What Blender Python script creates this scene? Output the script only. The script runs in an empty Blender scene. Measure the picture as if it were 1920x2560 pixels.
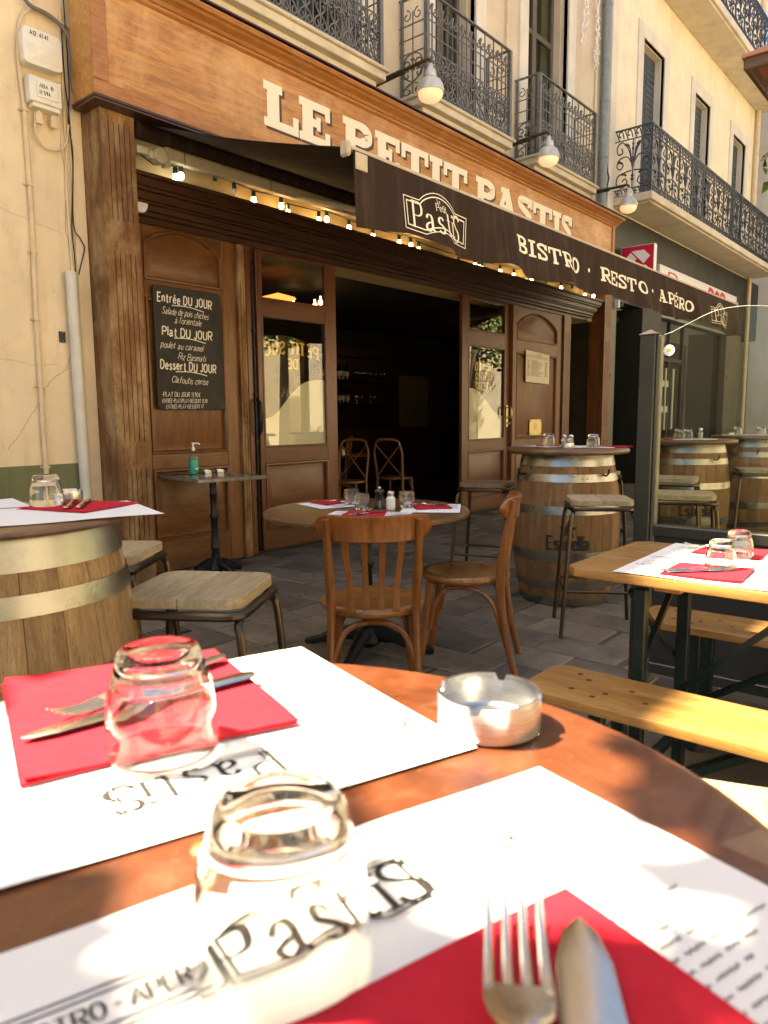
import bpy, bmesh, math, random
from mathutils import Vector, Matrix
random.seed(7)
SC = bpy.context.scene
COL = SC.collection
PI = math.pi
# ------------------------------------------------------------------ camera
H = 1.22
yaw, pitch, roll = math.radians(49.72), math.radians(-7.36), math.radians(-0.478)
fw = Vector((math.sin(yaw)*math.cos(pitch), math.cos(yaw)*math.cos(pitch), math.sin(pitch)))
rt = Vector((math.cos(yaw), -math.sin(yaw), 0)); up = rt.cross(fw)
r2 = rt*math.cos(roll)+up*math.sin(roll); u2 = -rt*math.sin(roll)+up*math.cos(roll)
cd = bpy.data.cameras.new('camera'); cam = bpy.data.objects.new('camera', cd); COL.objects.link(cam)
mw = Matrix((r2, u2, -fw)).transposed().to_4x4(); mw.translation = (0, 0, H); cam.matrix_world = mw
cd.sensor_fit = 'VERTICAL'; cd.sensor_height = 36; cd.sensor_width = 27; cd.lens = 25.52
cd.clip_start = 0.02; cd.clip_end = 600
cd.dof.use_dof = True; cd.dof.focus_distance = 4.6; cd.dof.aperture_fstop = 9.0
SC.camera = cam
# ------------------------------------------------------------------ world, sun, exposure
SUN_EL = math.radians(58); sx, sy = -0.55, 0.835
world = bpy.data.worlds.new('World'); SC.world = world; world.use_nodes = True
wn = world.node_tree; wn.nodes.clear()
wo = wn.nodes.new('ShaderNodeOutputWorld'); bg = wn.nodes.new('ShaderNodeBackground'); sk = wn.nodes.new('ShaderNodeTexSky')
sk.sky_type = 'NISHITA'; sk.sun_disc = False; sk.sun_elevation = SUN_EL; sk.sun_rotation = math.atan2(sx, sy)
sk.air_density = 0.7; sk.dust_density = 2.0; sk.ozone_density = 0.0
bg.inputs['Strength'].default_value = 0.07
wn.links.new(sk.outputs[0], bg.inputs[0]); wn.links.new(bg.outputs[0], wo.inputs[0])
sl = bpy.data.lights.new('sun', 'SUN'); sl.energy = 4.2; sl.angle = math.radians(0.6); sl.color = (1, 0.87, 0.66)
so = bpy.data.objects.new('sun', sl); COL.objects.link(so)
sd = Vector((sx*math.cos(SUN_EL), sy*math.cos(SUN_EL), math.sin(SUN_EL)))
so.rotation_euler = sd.to_track_quat('Z', 'Y').to_euler(); so.location = (0, 0, 30)
SC.view_settings.view_transform = 'Standard'; SC.view_settings.look = 'None'
SC.view_settings.exposure = 2.85; SC.view_settings.use_white_balance = True; SC.view_settings.white_balance_temperature = 7250; SC.view_settings.gamma = 1.0; SC.view_settings.use_curve_mapping = False
SC.render.engine = 'CYCLES'; cy = SC.cycles
cy.use_denoising = True; cy.max_bounces = 10; cy.diffuse_bounces = 4; cy.glossy_bounces = 4
cy.transmission_bounces = 8; cy.transparent_max_bounces = 24; cy.caustics_reflective = False; cy.caustics_refractive = True
cy.sample_clamp_indirect = 6.0
# ------------------------------------------------------------------ materials
MATS = {}
def nodes_of(m):
    m.use_nodes = True; return m.node_tree.nodes, m.node_tree.links
def rgba(c): return (c[0], c[1], c[2], 1)
def base_mat(name, rough=0.6, metal=0.0, coat=0.0, spec=0.5):
    m = bpy.data.materials.new(name); n, l = nodes_of(m); b = n['Principled BSDF']
    b.inputs['Roughness'].default_value = rough; b.inputs['Metallic'].default_value = metal
    b.inputs['Coat Weight'].default_value = coat; b.inputs['Specular IOR Level'].default_value = spec
    MATS[name] = m; return m, n, l, b
def coords(n, l, scale=(1, 1, 1), rand=True):
    tc = n.new('ShaderNodeTexCoord'); mp = n.new('ShaderNodeMapping'); mp.inputs['Scale'].default_value = scale
    if rand:
        oi = n.new('ShaderNodeObjectInfo'); mu = n.new('ShaderNodeMath'); mu.operation = 'MULTIPLY'; mu.inputs[1].default_value = 37.0
        l.new(oi.outputs['Random'], mu.inputs[0])
        ad = n.new('ShaderNodeVectorMath'); ad.operation = 'ADD'; l.new(tc.outputs['Object'], ad.inputs[0]); l.new(mu.outputs[0], ad.inputs[1])
        l.new(ad.outputs[0], mp.inputs['Vector'])
    else: l.new(tc.outputs['Object'], mp.inputs['Vector'])
    return mp.outputs[0]
def noise(n, l, v, scale, detail=5, rough=0.6, dist=0.0):
    t = n.new('ShaderNodeTexNoise'); t.inputs['Scale'].default_value = scale; t.inputs['Detail'].default_value = detail
    t.inputs['Roughness'].default_value = rough; t.inputs['Distortion'].default_value = dist
    l.new(v, t.inputs['Vector']); return t.outputs['Fac']
def ramp(n, l, f, stops):
    r = n.new('ShaderNodeValToRGB'); l.new(f, r.inputs[0]); e = r.color_ramp.elements
    while len(e) < len(stops): e.new(0.5)
    for i, (p, c) in enumerate(stops):
        e[i].position = p; e[i].color = rgba(c) if not isinstance(c, (int, float)) else (c, c, c, 1)
    return r.outputs[0]
def mix(n, l, f, a, b, mode='MIX'):
    x = n.new('ShaderNodeMix'); x.data_type = 'RGBA'; x.blend_type = mode
    for s, v in ((0, f), (6, a), (7, b)):
        if isinstance(v, (int, float)): x.inputs[s].default_value = v
        elif isinstance(v, tuple): x.inputs[s].default_value = rgba(v)
        else: l.new(v, x.inputs[s])
    return x.outputs[2]
def bump(n, l, b, h, strength, dist=0.01):
    x = n.new('ShaderNodeBump'); x.inputs['Strength'].default_value = strength; x.inputs['Distance'].default_value = dist
    l.new(h, x.inputs['Height']); l.new(x.outputs[0], b.inputs['Normal'])
def plain(name, c, rough=0.6, metal=0.0, var=0.12, coat=0.0, bs=0.0, scale=14, spec=0.5, randv=0.0):
    m, n, l, b = base_mat(name, rough, metal, coat, spec)
    v = coords(n, l); f = noise(n, l, v, scale, 6)
    col = ramp(n, l, f, [(0.25, tuple(k*(1-var) for k in c)), (0.75, tuple(min(1, k*(1+var)) for k in c))])
    l.new(col, b.inputs['Base Color'])
    rr = ramp(n, l, noise(n, l, v, scale*0.6, 3), [(0.3, max(0.02, rough-0.08)), (0.7, min(1, rough+0.08))]); l.new(rr, b.inputs['Roughness'])
    if bs: bump(n, l, b, f, bs, 0.004)
    return m
def wood(name, c1, c2, axis='z', scale=1.0, rough=0.4, coat=0.15, wear=None, wearamt=0.5, bs=0.15, rv=0.25, grain=1.0, wearscale=2.2, hairs=0.55):
    m, n, l, b = base_mat(name, rough, 0, coat)
    b.inputs['Coat Roughness'].default_value = 0.25
    s = {'x': (0.9, 9, 9), 'y': (9, 0.9, 9), 'z': (9, 9, 0.9)}[axis]
    v = coords(n, l, tuple(k*scale for k in s))
    f1 = noise(n, l, v, 1.6, 6, 0.62, 0.9*grain)
    fine = noise(n, l, v, 7.0, 4, 0.7, 0.2)
    col = ramp(n, l, f1, [(0.28, c1), (0.52, tuple((p+q)/2 for p, q in zip(c1, c2))), (0.74, c2)])
    fr = ramp(n, l, fine, [(0.28, 0.5), (0.6, 1.0)])
    col = mix(n, l, 0.8, col, fr, 'MULTIPLY')
    hair = ramp(n, l, noise(n, l, v, 26.0, 3, 0.75, 0.1), [(0.34, 0.55), (0.5, 1.0)]); col = mix(n, l, hairs, col, hair, 'MULTIPLY')
    if rv:
        oi = n.new('ShaderNodeObjectInfo')
        rr = ramp(n, l, oi.outputs['Random'], [(0.0, 1-rv), (1.0, 1+rv*0.3)])
        col = mix(n, l, 1.0, col, rr, 'MULTIPLY')
    if wear:
        v2 = coords(n, l, (1, 1, 1) if axis != 'z' else (1.6, 1.6, 0.7))
        w = ramp(n, l, noise(n, l, v2, wearscale, 8, 0.72, 0.4), [(0.46, 0.0), (0.68, wearamt)])
        col = mix(n, l, w, col, wear)
    l.new(col, b.inputs['Base Color'])
    l.new(ramp(n, l, f1, [(0.2, rough-0.1), (0.8, min(1, rough+0.15))]), b.inputs['Roughness'])
    bump(n, l, b, fine, bs, 0.002)
    return m
def plaster(name, c, dirt, amt=0.45, bs=0.35, streak=(1.2, 1.2, 0.35), sc=1.1):
    m, n, l, b = base_mat(name, 0.9, 0, 0, 0.2)
    v = coords(n, l, (1, 1, 1), False); vs = coords(n, l, streak, False)
    f = noise(n, l, v, 2.2, 8, 0.6); g = noise(n, l, v, 38, 6, 0.65)
    col = ramp(n, l, f, [(0.3, tuple(k*0.84 for k in c)), (0.7, c)])
    d = ramp(n, l, noise(n, l, vs, sc*2.2, 8, 0.7, 0.3), [(0.5, 0.0), (0.78, amt)])
    col = mix(n, l, d, col, dirt)
    l.new(col, b.inputs['Base Color'])
    st = ramp(n, l, noise(n, l, coords(n, l, (5, 5, 0.5), False), 1.4, 6, 0.65), [(0.55, 0.0), (0.8, amt*0.6)]); col = mix(n, l, st, col, dirt)
    sp = ramp(n, l, noise(n, l, v, 19, 4, 0.6), [(0.68, 0.0), (0.76, amt*0.7)]); col = mix(n, l, sp, col, dirt); l.new(col, b.inputs['Base Color'])
    mm = n.new('ShaderNodeMath'); mm.operation = 'ADD'; l.new(f, mm.inputs[0]); l.new(g, mm.inputs[1])
    bump(n, l, b, mm.outputs[0], bs, 0.006)
    return m
def metal(name, c, rough=0.3, var=0.25, spots=None, scale=9, aniso=(1, 1, 1)):
    m, n, l, b = base_mat(name, rough, 1.0)
    v = coords(n, l, aniso); f = noise(n, l, v, scale, 7, 0.65)
    col = ramp(n, l, f, [(0.3, tuple(k*(1-var) for k in c)), (0.7, c)])
    if spots:
        w = ramp(n, l, noise(n, l, v, scale*0.5, 8, 0.75), [(0.52, 0.0), (0.7, 0.8)]); col = mix(n, l, w, col, spots)
    l.new(col, b.inputs['Base Color'])
    l.new(ramp(n, l, f, [(0.2, rough-0.08), (0.8, rough+0.16)]), b.inputs['Roughness'])
    return m
def glow(name, c, s):
    m = bpy.data.materials.new(name); n, l = nodes_of(m); b = n['Principled BSDF']
    b.inputs['Base Color'].default_value = rgba(c); b.inputs['Emission Color'].default_value = rgba(c); b.inputs['Emission Strength'].default_value = s
    MATS[name] = m; return m
def thin_glass(name, tint=(1, 1, 1), edge_dark=0.8, base=0.04, gain=0.6, power=4.0, rough=0.0):
    m = bpy.data.materials.new(name); n, l = nodes_of(m); n.remove(n['Principled BSDF']); out = n['Material Output']
    tr = n.new('ShaderNodeBsdfTransparent'); gl = n.new('ShaderNodeBsdfGlossy'); gl.inputs['Roughness'].default_value = rough
    lw = n.new('ShaderNodeLayerWeight'); lw.inputs['Blend'].default_value = 0.5
    c = ramp(n, l, lw.outputs['Facing'], [(0.0, tint), (0.6, tint), (1.0, tuple(k*edge_dark for k in tint))]); l.new(c, tr.inputs[0])
    pw = n.new('ShaderNodeMath'); pw.operation = 'POWER'; pw.inputs[1].default_value = power; l.new(lw.outputs['Facing'], pw.inputs[0])
    mu = n.new('ShaderNodeMath'); mu.operation = 'MULTIPLY_ADD'; mu.inputs[1].default_value = gain; mu.inputs[2].default_value = base; mu.use_clamp = True; l.new(pw.outputs[0], mu.inputs[0])
    ms = n.new('ShaderNodeMixShader'); l.new(mu.outputs[0], ms.inputs[0]); l.new(tr.outputs[0], ms.inputs[1]); l.new(gl.outputs[0], ms.inputs[2])
    l.new(ms.outputs[0], out.inputs['Surface']); MATS[name] = m; return m

wood('sign_board', (0.42, 0.165, 0.030), (0.62, 0.31, 0.085), 'x', 0.55, 0.45, 0.12, (0.72, 0.46, 0.20), 0.6, grain=2.6, rv=0.06, wearscale=1.7)
wood('sign_frame', (0.35, 0.125, 0.022), (0.50, 0.21, 0.055), 'x', 0.8, 0.5, 0.12, (0.5, 0.3, 0.15), 0.45, rv=0.1)
wood('column_wood', (0.1105, 0.0425, 0.0102), (0.306, 0.1445, 0.0425), 'z', 0.7, 0.62, 0.0, (0.46, 0.32, 0.16), 0.8, bs=0.4, rv=0.1, wearscale=2.8)
wood('panel_wood', (0.1224, 0.0396, 0.0079), (0.2592, 0.1008, 0.023), 'z', 0.7, 0.42, 0.2, (0.28, 0.17, 0.07), 0.25, rv=0.15)
wood('panel_wood_h', (0.1152, 0.0374, 0.0079), (0.2448, 0.0936, 0.0216), 'x', 0.7, 0.42, 0.2, (0.28, 0.17, 0.07), 0.25, rv=0.15)
wood('leaf_wood', (0.091, 0.0238, 0.0056), (0.21, 0.0665, 0.0154), 'z', 0.8, 0.36, 0.3, rv=0.12)
wood('leaf_wood_h', (0.084, 0.0217, 0.0056), (0.196, 0.0595, 0.014), 'x', 0.8, 0.36, 0.3, rv=0.12)
wood('beam_wood', (0.042, 0.0154, 0.0056), (0.098, 0.035, 0.0126), 'x', 0.8, 0.4, 0.25, rv=0.08)
wood('chair_wood', (0.168, 0.0496, 0.008), (0.336, 0.12, 0.0224), 'z', 1.0, 0.33, 0.35, (0.16, 0.07, 0.02), 0.4, rv=0.12)
wood('chair_seat_wood', (0.208, 0.076, 0.016), (0.384, 0.168, 0.04), 'x', 1.0, 0.3, 0.35, (0.15, 0.07, 0.02), 0.4, rv=0.1)
wood('pine', (0.38, 0.185, 0.048), (0.54, 0.305, 0.10), 'y', 0.7, 0.36, 0.35, rv=0.08, bs=0.08)
wood('oak_stave', (0.2592, 0.1488, 0.0576), (0.5376, 0.3648, 0.1728), 'z', 1.1, 0.72, 0.0, (0.17, 0.09, 0.035), 0.6, bs=0.6, rv=0.25, wearscale=5, hairs=0.9)
wood('oak_stave_old', (0.17, 0.0765, 0.0213), (0.425, 0.2635, 0.1105), 'z', 1.0, 0.7, 0.0, (0.26, 0.10, 0.025), 0.75, bs=0.6, rv=0.4, wearscale=6, hairs=0.9)
wood('seat_board', (0.34, 0.255, 0.136), (0.561, 0.4675, 0.289), 'x', 1.3, 0.65, 0.0, (0.30, 0.21, 0.11), 0.4, bs=0.3, rv=0.15)
wood('seat_board_brown', (0.20, 0.11, 0.045), (0.36, 0.22, 0.10), 'x', 1.3, 0.55, 0.05, (0.2, 0.13, 0.06), 0.4, rv=0.1)
wood('table_brown', (0.119, 0.0553, 0.0213), (0.2465, 0.1275, 0.051), 'x', 0.8, 0.35, 0.25, rv=0.1)
wood('xchair_wood', (0.13, 0.06, 0.022), (0.26, 0.13, 0.05), 'z', 1.0, 0.4, 0.1, rv=0.1)
wood('timber_eave', (0.09, 0.05, 0.025), (0.2, 0.11, 0.055), 'y', 0.8, 0.6, 0.0, rv=0.1)
def copper_top():
    m, n, l, b = base_mat('copper_top', 0.34, 0.0, 0.25)
    v = coords(n, l, (1, 1, 1), False)
    f = noise(n, l, v, 7, 8, 0.68, 0.6); g = noise(n, l, v, 28, 6, 0.7, 0.4)
    col = ramp(n, l, f, [(0.3, (0.052, 0.018, 0.009)), (0.52, (0.135, 0.038, 0.014)), (0.75, (0.21, 0.069, 0.026))])
    col = mix(n, l, ramp(n, l, g, [(0.56, 0.0), (0.75, 0.45)]), col, (0.22, 0.095, 0.045))
    l.new(col, b.inputs['Base Color'])
    h = noise(n, l, v, 90, 4, 0.7); col = mix(n, l, ramp(n, l, h, [(0.6, 0.0), (0.72, 0.35)]), col, (0.25, 0.14, 0.085)); sc2 = noise(n, l, coords(n, l, (3, 60, 3), False), 2.0, 5, 0.7, 1.2); col = mix(n, l, ramp(n, l, sc2, [(0.62, 0.0), (0.7, 0.3)]), col, (0.12, 0.04, 0.018)); l.new(col, b.inputs['Base Color'])
    l.new(ramp(n, l, g, [(0.3, 0.24), (0.7, 0.5)]), b.inputs['Roughness']); bump(n, l, b, f, 0.1, 0.003)
copper_top()
plaster('plaster_yellow', (0.85, 0.71, 0.49), (0.40, 0.27, 0.13), 0.6, 0.8)
plaster('plaster_green', (0.19, 0.20, 0.105), (0.06, 0.065, 0.035), 0.6, 0.5)
plaster('plaster_cream', (0.62, 0.53, 0.39), (0.26, 0.19, 0.10), 0.45, 0.25)
plaster('plaster_beam', (0.58, 0.44, 0.22), (0.3, 0.2, 0.09), 0.35, 0.2)
plaster('plaster_butter', (0.85, 0.74, 0.54), (0.50, 0.36, 0.18), 0.5, 0.25)
plaster('stone_trim', (0.70, 0.66, 0.56), (0.34, 0.27, 0.17), 0.35, 0.2)
plaster('slab_stone', (0.66, 0.59, 0.46), (0.26, 0.2, 0.12), 0.55, 0.3, (1, 1, 3))
plaster('plaster_white', (0.74, 0.70, 0.60), (0.4, 0.34, 0.25), 0.25, 0.2)
plaster('opposite_wall', (0.78, 0.69, 0.52), (0.45, 0.36, 0.24), 0.3, 0.2)
plain('shop_green', (0.018, 0.021, 0.014), 0.5, var=0.12, scale=3)
plain('shop_pilaster', (0.10, 0.10, 0.062), 0.35, var=0.12, scale=3)
plaster('pale_paving', (0.48, 0.42, 0.32), (0.3, 0.26, 0.2), 0.4, 0.2)
plain('black_void', (0.012, 0.011, 0.010), 0.8)
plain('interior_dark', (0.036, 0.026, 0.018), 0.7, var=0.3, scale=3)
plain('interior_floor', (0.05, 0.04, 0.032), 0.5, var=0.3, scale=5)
plain('interior_door', (0.22, 0.16, 0.10), 0.5, var=0.15)
plain('iron_grey', (0.14, 0.135, 0.12), 0.5, 0.25, var=0.3)
plain('iron_dark', (0.05, 0.055, 0.065), 0.45, 0.3, var=0.25)
plain('cast_iron', (0.012, 0.012, 0.012), 0.42, 0.4, var=0.3, bs=0.2, scale=40)
plain('screen_frame', (0.035, 0.036, 0.03), 0.38, 0.3, var=0.15)
plain('screen_panel', (0.018, 0.018, 0.018), 0.55, 0.0, var=0.15)
plain('beer_leg', (0.008, 0.02, 0.016), 0.38, 0.1, var=0.3)
plain('zinc', (0.23, 0.26, 0.24), 0.5, 0.35, var=0.2)
plain('pvc_white', (0.60, 0.58, 0.50), 0.4, var=0.12, scale=6)
plain('pvc_cream', (0.66, 0.53, 0.34), 0.5, var=0.15, scale=8)
plain('cable_black', (0.012, 0.012, 0.013), 0.5)
plain('cable_grey', (0.16, 0.16, 0.15), 0.5)
plain('box_white', (0.78, 0.76, 0.68), 0.35, var=0.06, scale=5)
plain('ink', (0.02, 0.019, 0.018), 0.8)
plain('ink_soft', (0.022, 0.021, 0.019), 0.85)
plaster('joint_sand', (0.12, 0.105, 0.08), (0.05, 0.045, 0.035), 0.5, 0.4)
plain('ink_grey', (0.22, 0.21, 0.20), 0.8)
plain('cream_paint', (0.83, 0.76, 0.60), 0.5, var=0.03)
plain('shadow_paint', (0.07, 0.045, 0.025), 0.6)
plain('chalkboard', (0.028, 0.027, 0.023), 0.75, var=0.35, scale=6)
plain('chalk', (0.80, 0.77, 0.66), 0.95, var=0.1, scale=60)
plain('paper', (0.82, 0.81, 0.79), 0.9, var=0.02, scale=5, spec=0.2)
plain('menu_paper', (0.76, 0.71, 0.60), 0.75, var=0.05)
plain('napkin', (0.50, 0.016, 0.032), 0.9, var=0.08, bs=0.15, scale=90, spec=0.2)
plain('awning_white', (0.50, 0.43, 0.32), 0.7, var=0.15)
plain('cassette', (0.50, 0.43, 0.30), 0.5, var=0.12)
plain('socket_green', (0.006, 0.04, 0.028), 0.4)
plain('lamp_enamel', (0.55, 0.53, 0.47), 0.38, 0.35, var=0.25, scale=10)
plain('lamp_arm', (0.075, 0.055, 0.035), 0.6, 0.4, var=0.4)
plain('frosted', (0.80, 0.76, 0.62), 0.45, var=0.04, scale=2)
plain('gold_leaf', (0.70, 0.50, 0.10), 0.4, 0.3)
plain('plastic_white', (0.80, 0.80, 0.78), 0.3)
plain('gel_label', (0.02, 0.34, 0.22), 0.35, var=0.2, scale=20)
plain('tape_blue', (0.05, 0.08, 0.3), 0.5)
plain('bank_red', (0.55, 0.006, 0.045), 0.35, var=0.03)
plain('bank_white', (0.80, 0.80, 0.80), 0.4, var=0.02)
plain('curtain', (0.115, 0.10, 0.07), 0.8, var=0.2, scale=4)
plain('shutter_grey', (0.045, 0.056, 0.062), 0.6, var=0.15, scale=4)
plain('marble_top', (0.17, 0.15, 0.115), 0.22, var=0.35, scale=18, coat=0.3)
plain('tile_roof', (0.42, 0.17, 0.09), 0.8, var=0.3)
plain('bark', (0.16, 0.13, 0.09), 0.9, var=0.4, bs=0.6, scale=9)
plain('charcoal_plate', (0.025, 0.025, 0.025), 0.5)
plain('pepper_black', (0.008, 0.008, 0.008), 0.22, coat=0.5)
plain('salt_white', (0.80, 0.78, 0.74), 0.5)
plain('sticker_green', (0.25, 0.36, 0.06), 0.5)
plain('red_dark', (0.25, 0.02, 0.02), 0.5)
plain('bottle_dark', (0.012, 0.02, 0.012), 0.12, spec=0.8)
metal('steel', (0.58, 0.59, 0.60), 0.24, 0.08, scale=5, aniso=(1, 1, 20))
metal('cutlery', (0.66, 0.62, 0.54), 0.2, 0.15, scale=25)
metal('hoop', (0.44, 0.45, 0.43), 0.27, 0.5, (0.15, 0.145, 0.13), 5)
metal('stool_tube', (0.13, 0.10, 0.07), 0.32, 0.3, (0.06, 0.04, 0.025), 9)
metal('brass', (0.62, 0.50, 0.24), 0.3, 0.2, scale=8)
metal('chrome', (0.7, 0.7, 0.68), 0.14, 0.05)
glow('bulb_lit', (1.0, 0.66, 0.30), 7.0)
glow('bulb_cool', (0.95, 1.0, 0.9), 4.0)
glow('lamp_lit', (1.0, 0.60, 0.36), 0.11)
glow('inside_lamp', (1.0, 0.62, 0.26), 2.0)
glow('inside_pendant', (1.0, 0.26, 0.06), 0.5)
thin_glass('pane_dark', (0.80, 0.82, 0.76), 0.9, 0.02, 0.25, 4.0)
def real_glass():
    m = bpy.data.materials.new('tumbler'); n, l = nodes_of(m); n.remove(n['Principled BSDF']); g = n.new('ShaderNodeBsdfGlass'); g.inputs['IOR'].default_value = 1.46; g.inputs['Color'].default_value = (0.985, 0.99, 0.985, 1)
    bu = n.new('ShaderNodeBump'); bu.inputs['Strength'].default_value = 0.015; bu.inputs['Distance'].default_value = 0.002; v = coords(n, l); l.new(noise(n, l, v, 55, 3), bu.inputs['Height']); l.new(bu.outputs[0], g.inputs['Normal'])
    l.new(g.outputs[0], n['Material Output'].inputs[0]); MATS['tumbler'] = m
real_glass()
thin_glass('pane', (0.95, 0.96, 0.92), 0.9, 0.07, 0.7, 3.0)
thin_glass('screen_glass', (0.88, 0.90, 0.82), 0.9, 0.02, 0.6, 5.0)
thin_glass('bottle_clear', (0.9, 0.97, 0.94), 0.8, 0.04, 0.5, 3.0)
def awning_fabric():
    m, n, l, b = base_mat('awning_fabric', 0.85, 0, 0, 0.2)
    v = coords(n, l, (6, 1, 0.7), False); v2 = coords(n, l, (1, 1, 1), False)
    st = ramp(n, l, noise(n, l, v, 2.6, 6, 0.65), [(0.48, 0.0), (0.74, 0.45)])
    col = mix(n, l, st, (0.030, 0.016, 0.010), (0.12, 0.078, 0.045))
    col = mix(n, l, ramp(n, l, noise(n, l, v2, 60, 3), [(0.3, 0.0), (0.8, 0.25)]), col, (0.03, 0.02, 0.014))
    l.new(col, b.inputs['Base Color']); bump(n, l, b, noise(n, l, v2, 4, 3), 0.25, 0.02)
    b.inputs['Subsurface Weight'].default_value = 0.0
awning_fabric()
def paver_mat(name):
    m, n, l, b = base_mat(name, 0.62, 0, 0, 0.4)
    v = coords(n, l, (1, 1, 1)); f = noise(n, l, v, 5, 8, 0.68, 0.3); g = noise(n, l, v, 45, 5, 0.7)
    col = ramp(n, l, f, [(0.28, (0.105, 0.086, 0.063)), (0.72, (0.25, 0.212, 0.16))])
    oi = n.new('ShaderNodeObjectInfo'); col = mix(n, l, 1.0, col, ramp(n, l, oi.outputs['Random'], [(0, 0.62), (1, 1.2)]), 'MULTIPLY')
    col = mix(n, l, ramp(n, l, noise(n, l, v, 16, 6, 0.7), [(0.55, 0.0), (0.68, 0.55)]), col, (0.05, 0.043, 0.034))
    l.new(col, b.inputs['Base Color']); l.new(ramp(n, l, f, [(0.2, 0.45), (0.8, 0.75)]), b.inputs['Roughness'])
    mm = n.new('ShaderNodeMath'); mm.operation = 'ADD'; l.new(f, mm.inputs[0]); l.new(g, mm.inputs[1]); bump(n, l, b, mm.outputs[0], 0.45, 0.006)
paver_mat('paver')
def street_mat():
    m, n, l, b = base_mat('street', 0.75)
    v = coords(n, l, (1, 1, 1), False)
    br = n.new('ShaderNodeTexBrick'); l.new(v, br.inputs['Vector']); br.inputs['Scale'].default_value = 1.0
    br.inputs['Brick Width'].default_value = 0.46; br.inputs['Row Height'].default_value = 0.29; br.inputs['Mortar Size'].default_value = 0.006
    br.inputs['Color1'].default_value = (0.06, 0.055, 0.05, 1); br.inputs['Color2'].default_value = (0.09, 0.085, 0.075, 1); br.inputs['Mortar'].default_value = (0.035, 0.03, 0.027, 1)
    f = noise(n, l, v, 4, 8, 0.7); col = mix(n, l, 0.6, br.outputs[0], ramp(n, l, f, [(0.2, 0.6), (0.8, 1.2)]), 'MULTIPLY')
    l.new(col, b.inputs['Base Color']); bump(n, l, b, f, 0.3, 0.005)
street_mat()
def leaf_mat():
    m, n, l, b = base_mat('leaf', 0.5, 0, 0, 0.3)
    oi = coords(n, l, (1, 1, 1), False)
    col = ramp(n, l, noise(n, l, oi, 3.5, 4), [(0.3, (0.045, 0.085, 0.012)), (0.7, (0.12, 0.17, 0.03))]); l.new(col, b.inputs['Base Color'])
    b.inputs['Transmission Weight'].default_value = 0.0
leaf_mat()
# ------------------------------------------------------------------ geometry helpers
class B:
    def __init__(s): s.v = []; s.f = []
    def add(s, vs, fs):
        o = len(s.v); s.v += [tuple(p) for p in vs]; s.f += [tuple(i+o for i in f) for f in fs]; return s
    def box(s, x0, x1, y0, y1, z0, z1):
        return s.add([(x0,y0,z0),(x1,y0,z0),(x1,y1,z0),(x0,y1,z0),(x0,y0,z1),(x1,y0,z1),(x1,y1,z1),(x0,y1,z1)],
                     [(0,3,2,1),(4,5,6,7),(0,1,5,4),(1,2,6,5),(2,3,7,6),(3,0,4,7)])
    def prism(s, pts, f0, f1):
        # pts: 2D outline; f0/f1 map (a,b)->3D for both caps
        n = len(pts); vs = [f0(*p) for p in pts]+[f1(*p) for p in pts]
        return s.add(vs, [tuple(range(n))[::-1], tuple(range(n, 2*n))]+[(i, (i+1) % n, n+(i+1) % n, n+i) for i in range(n)])
    def lathe(s, prof, c=(0, 0, 0), seg=24, a0=0.0, a1=2*PI):
        full = abs(a1-a0-2*PI) < 1e-6; k = seg if full else seg+1; vs = []
        for i in range(k):
            a = a0+(a1-a0)*i/seg
            for r, z in prof: vs.append((c[0]+r*math.cos(a), c[1]+r*math.sin(a), c[2]+z))
        m = len(prof); fs = []
        for i in range(seg):
            j = (i+1) % k
            for q in range(m-1): fs.append((i*m+q, j*m+q, j*m+q+1, i*m+q+1))
        return s.add(vs, fs)
    def tube(s, path, r, seg=8, closed=False, caps=True, flat=None):
        P = [Vector(p) for p in path]; n = len(P); vs = []; fs = []
        R = r if isinstance(r, (list, tuple)) else [r]*n
        prev = None
        for i in range(n):
            if closed: t = P[(i+1) % n]-P[i-1]
            else: t = P[min(i+1, n-1)]-P[max(i-1, 0)]
            t = t.normalized() if t.length > 1e-9 else Vector((0, 0, 1))
            if prev is None:
                a = Vector((0, 0, 1)) if abs(t.z) < 0.9 else Vector((1, 0, 0)); u = (a-t*a.dot(t)).normalized()
            else:
                u = prev-t*prev.dot(t); u = u.normalized() if u.length > 1e-6 else Vector((1, 0, 0))
            prev = u; w = t.cross(u)
            for k in range(seg):
                a = 2*PI*(k+0.5)/seg; ru = R[i]; rw = R[i]*(flat or 1)
                vs.append(P[i]+u*math.cos(a)*ru+w*math.sin(a)*rw)
        m = n if closed else n-1
        for i in range(m):
            j = (i+1) % n
            for k in range(seg): fs.append((i*seg+k, i*seg+(k+1) % seg, j*seg+(k+1) % seg, j*seg+k))
        if caps and not closed: fs += [tuple(range(seg))[::-1], tuple(range((n-1)*seg, n*seg))]
        return s.add(vs, fs)
    def mesh(s, name, bevel=0.0, smooth=True, ang=35, segs=1):
        me = bpy.data.meshes.new(name); me.from_pydata(s.v, [], s.f); me.validate()
        bm = bmesh.new(); bm.from_mesh(me)
        bmesh.ops.recalc_face_normals(bm, faces=bm.faces)
        if bevel:
            es = [e for e in bm.edges if len(e.link_faces) == 2 and e.calc_face_angle(0) > 0.6]
            bmesh.ops.bevel(bm, geom=es, offset=bevel, segments=segs, profile=0.6, affect='EDGES')
        bm.to_mesh(me); bm.free()
        if smooth:
            me.polygons.foreach_set('use_smooth', [True]*len(me.polygons)); me.set_sharp_from_angle(angle=math.radians(ang))
        me.update(); return me
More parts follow.
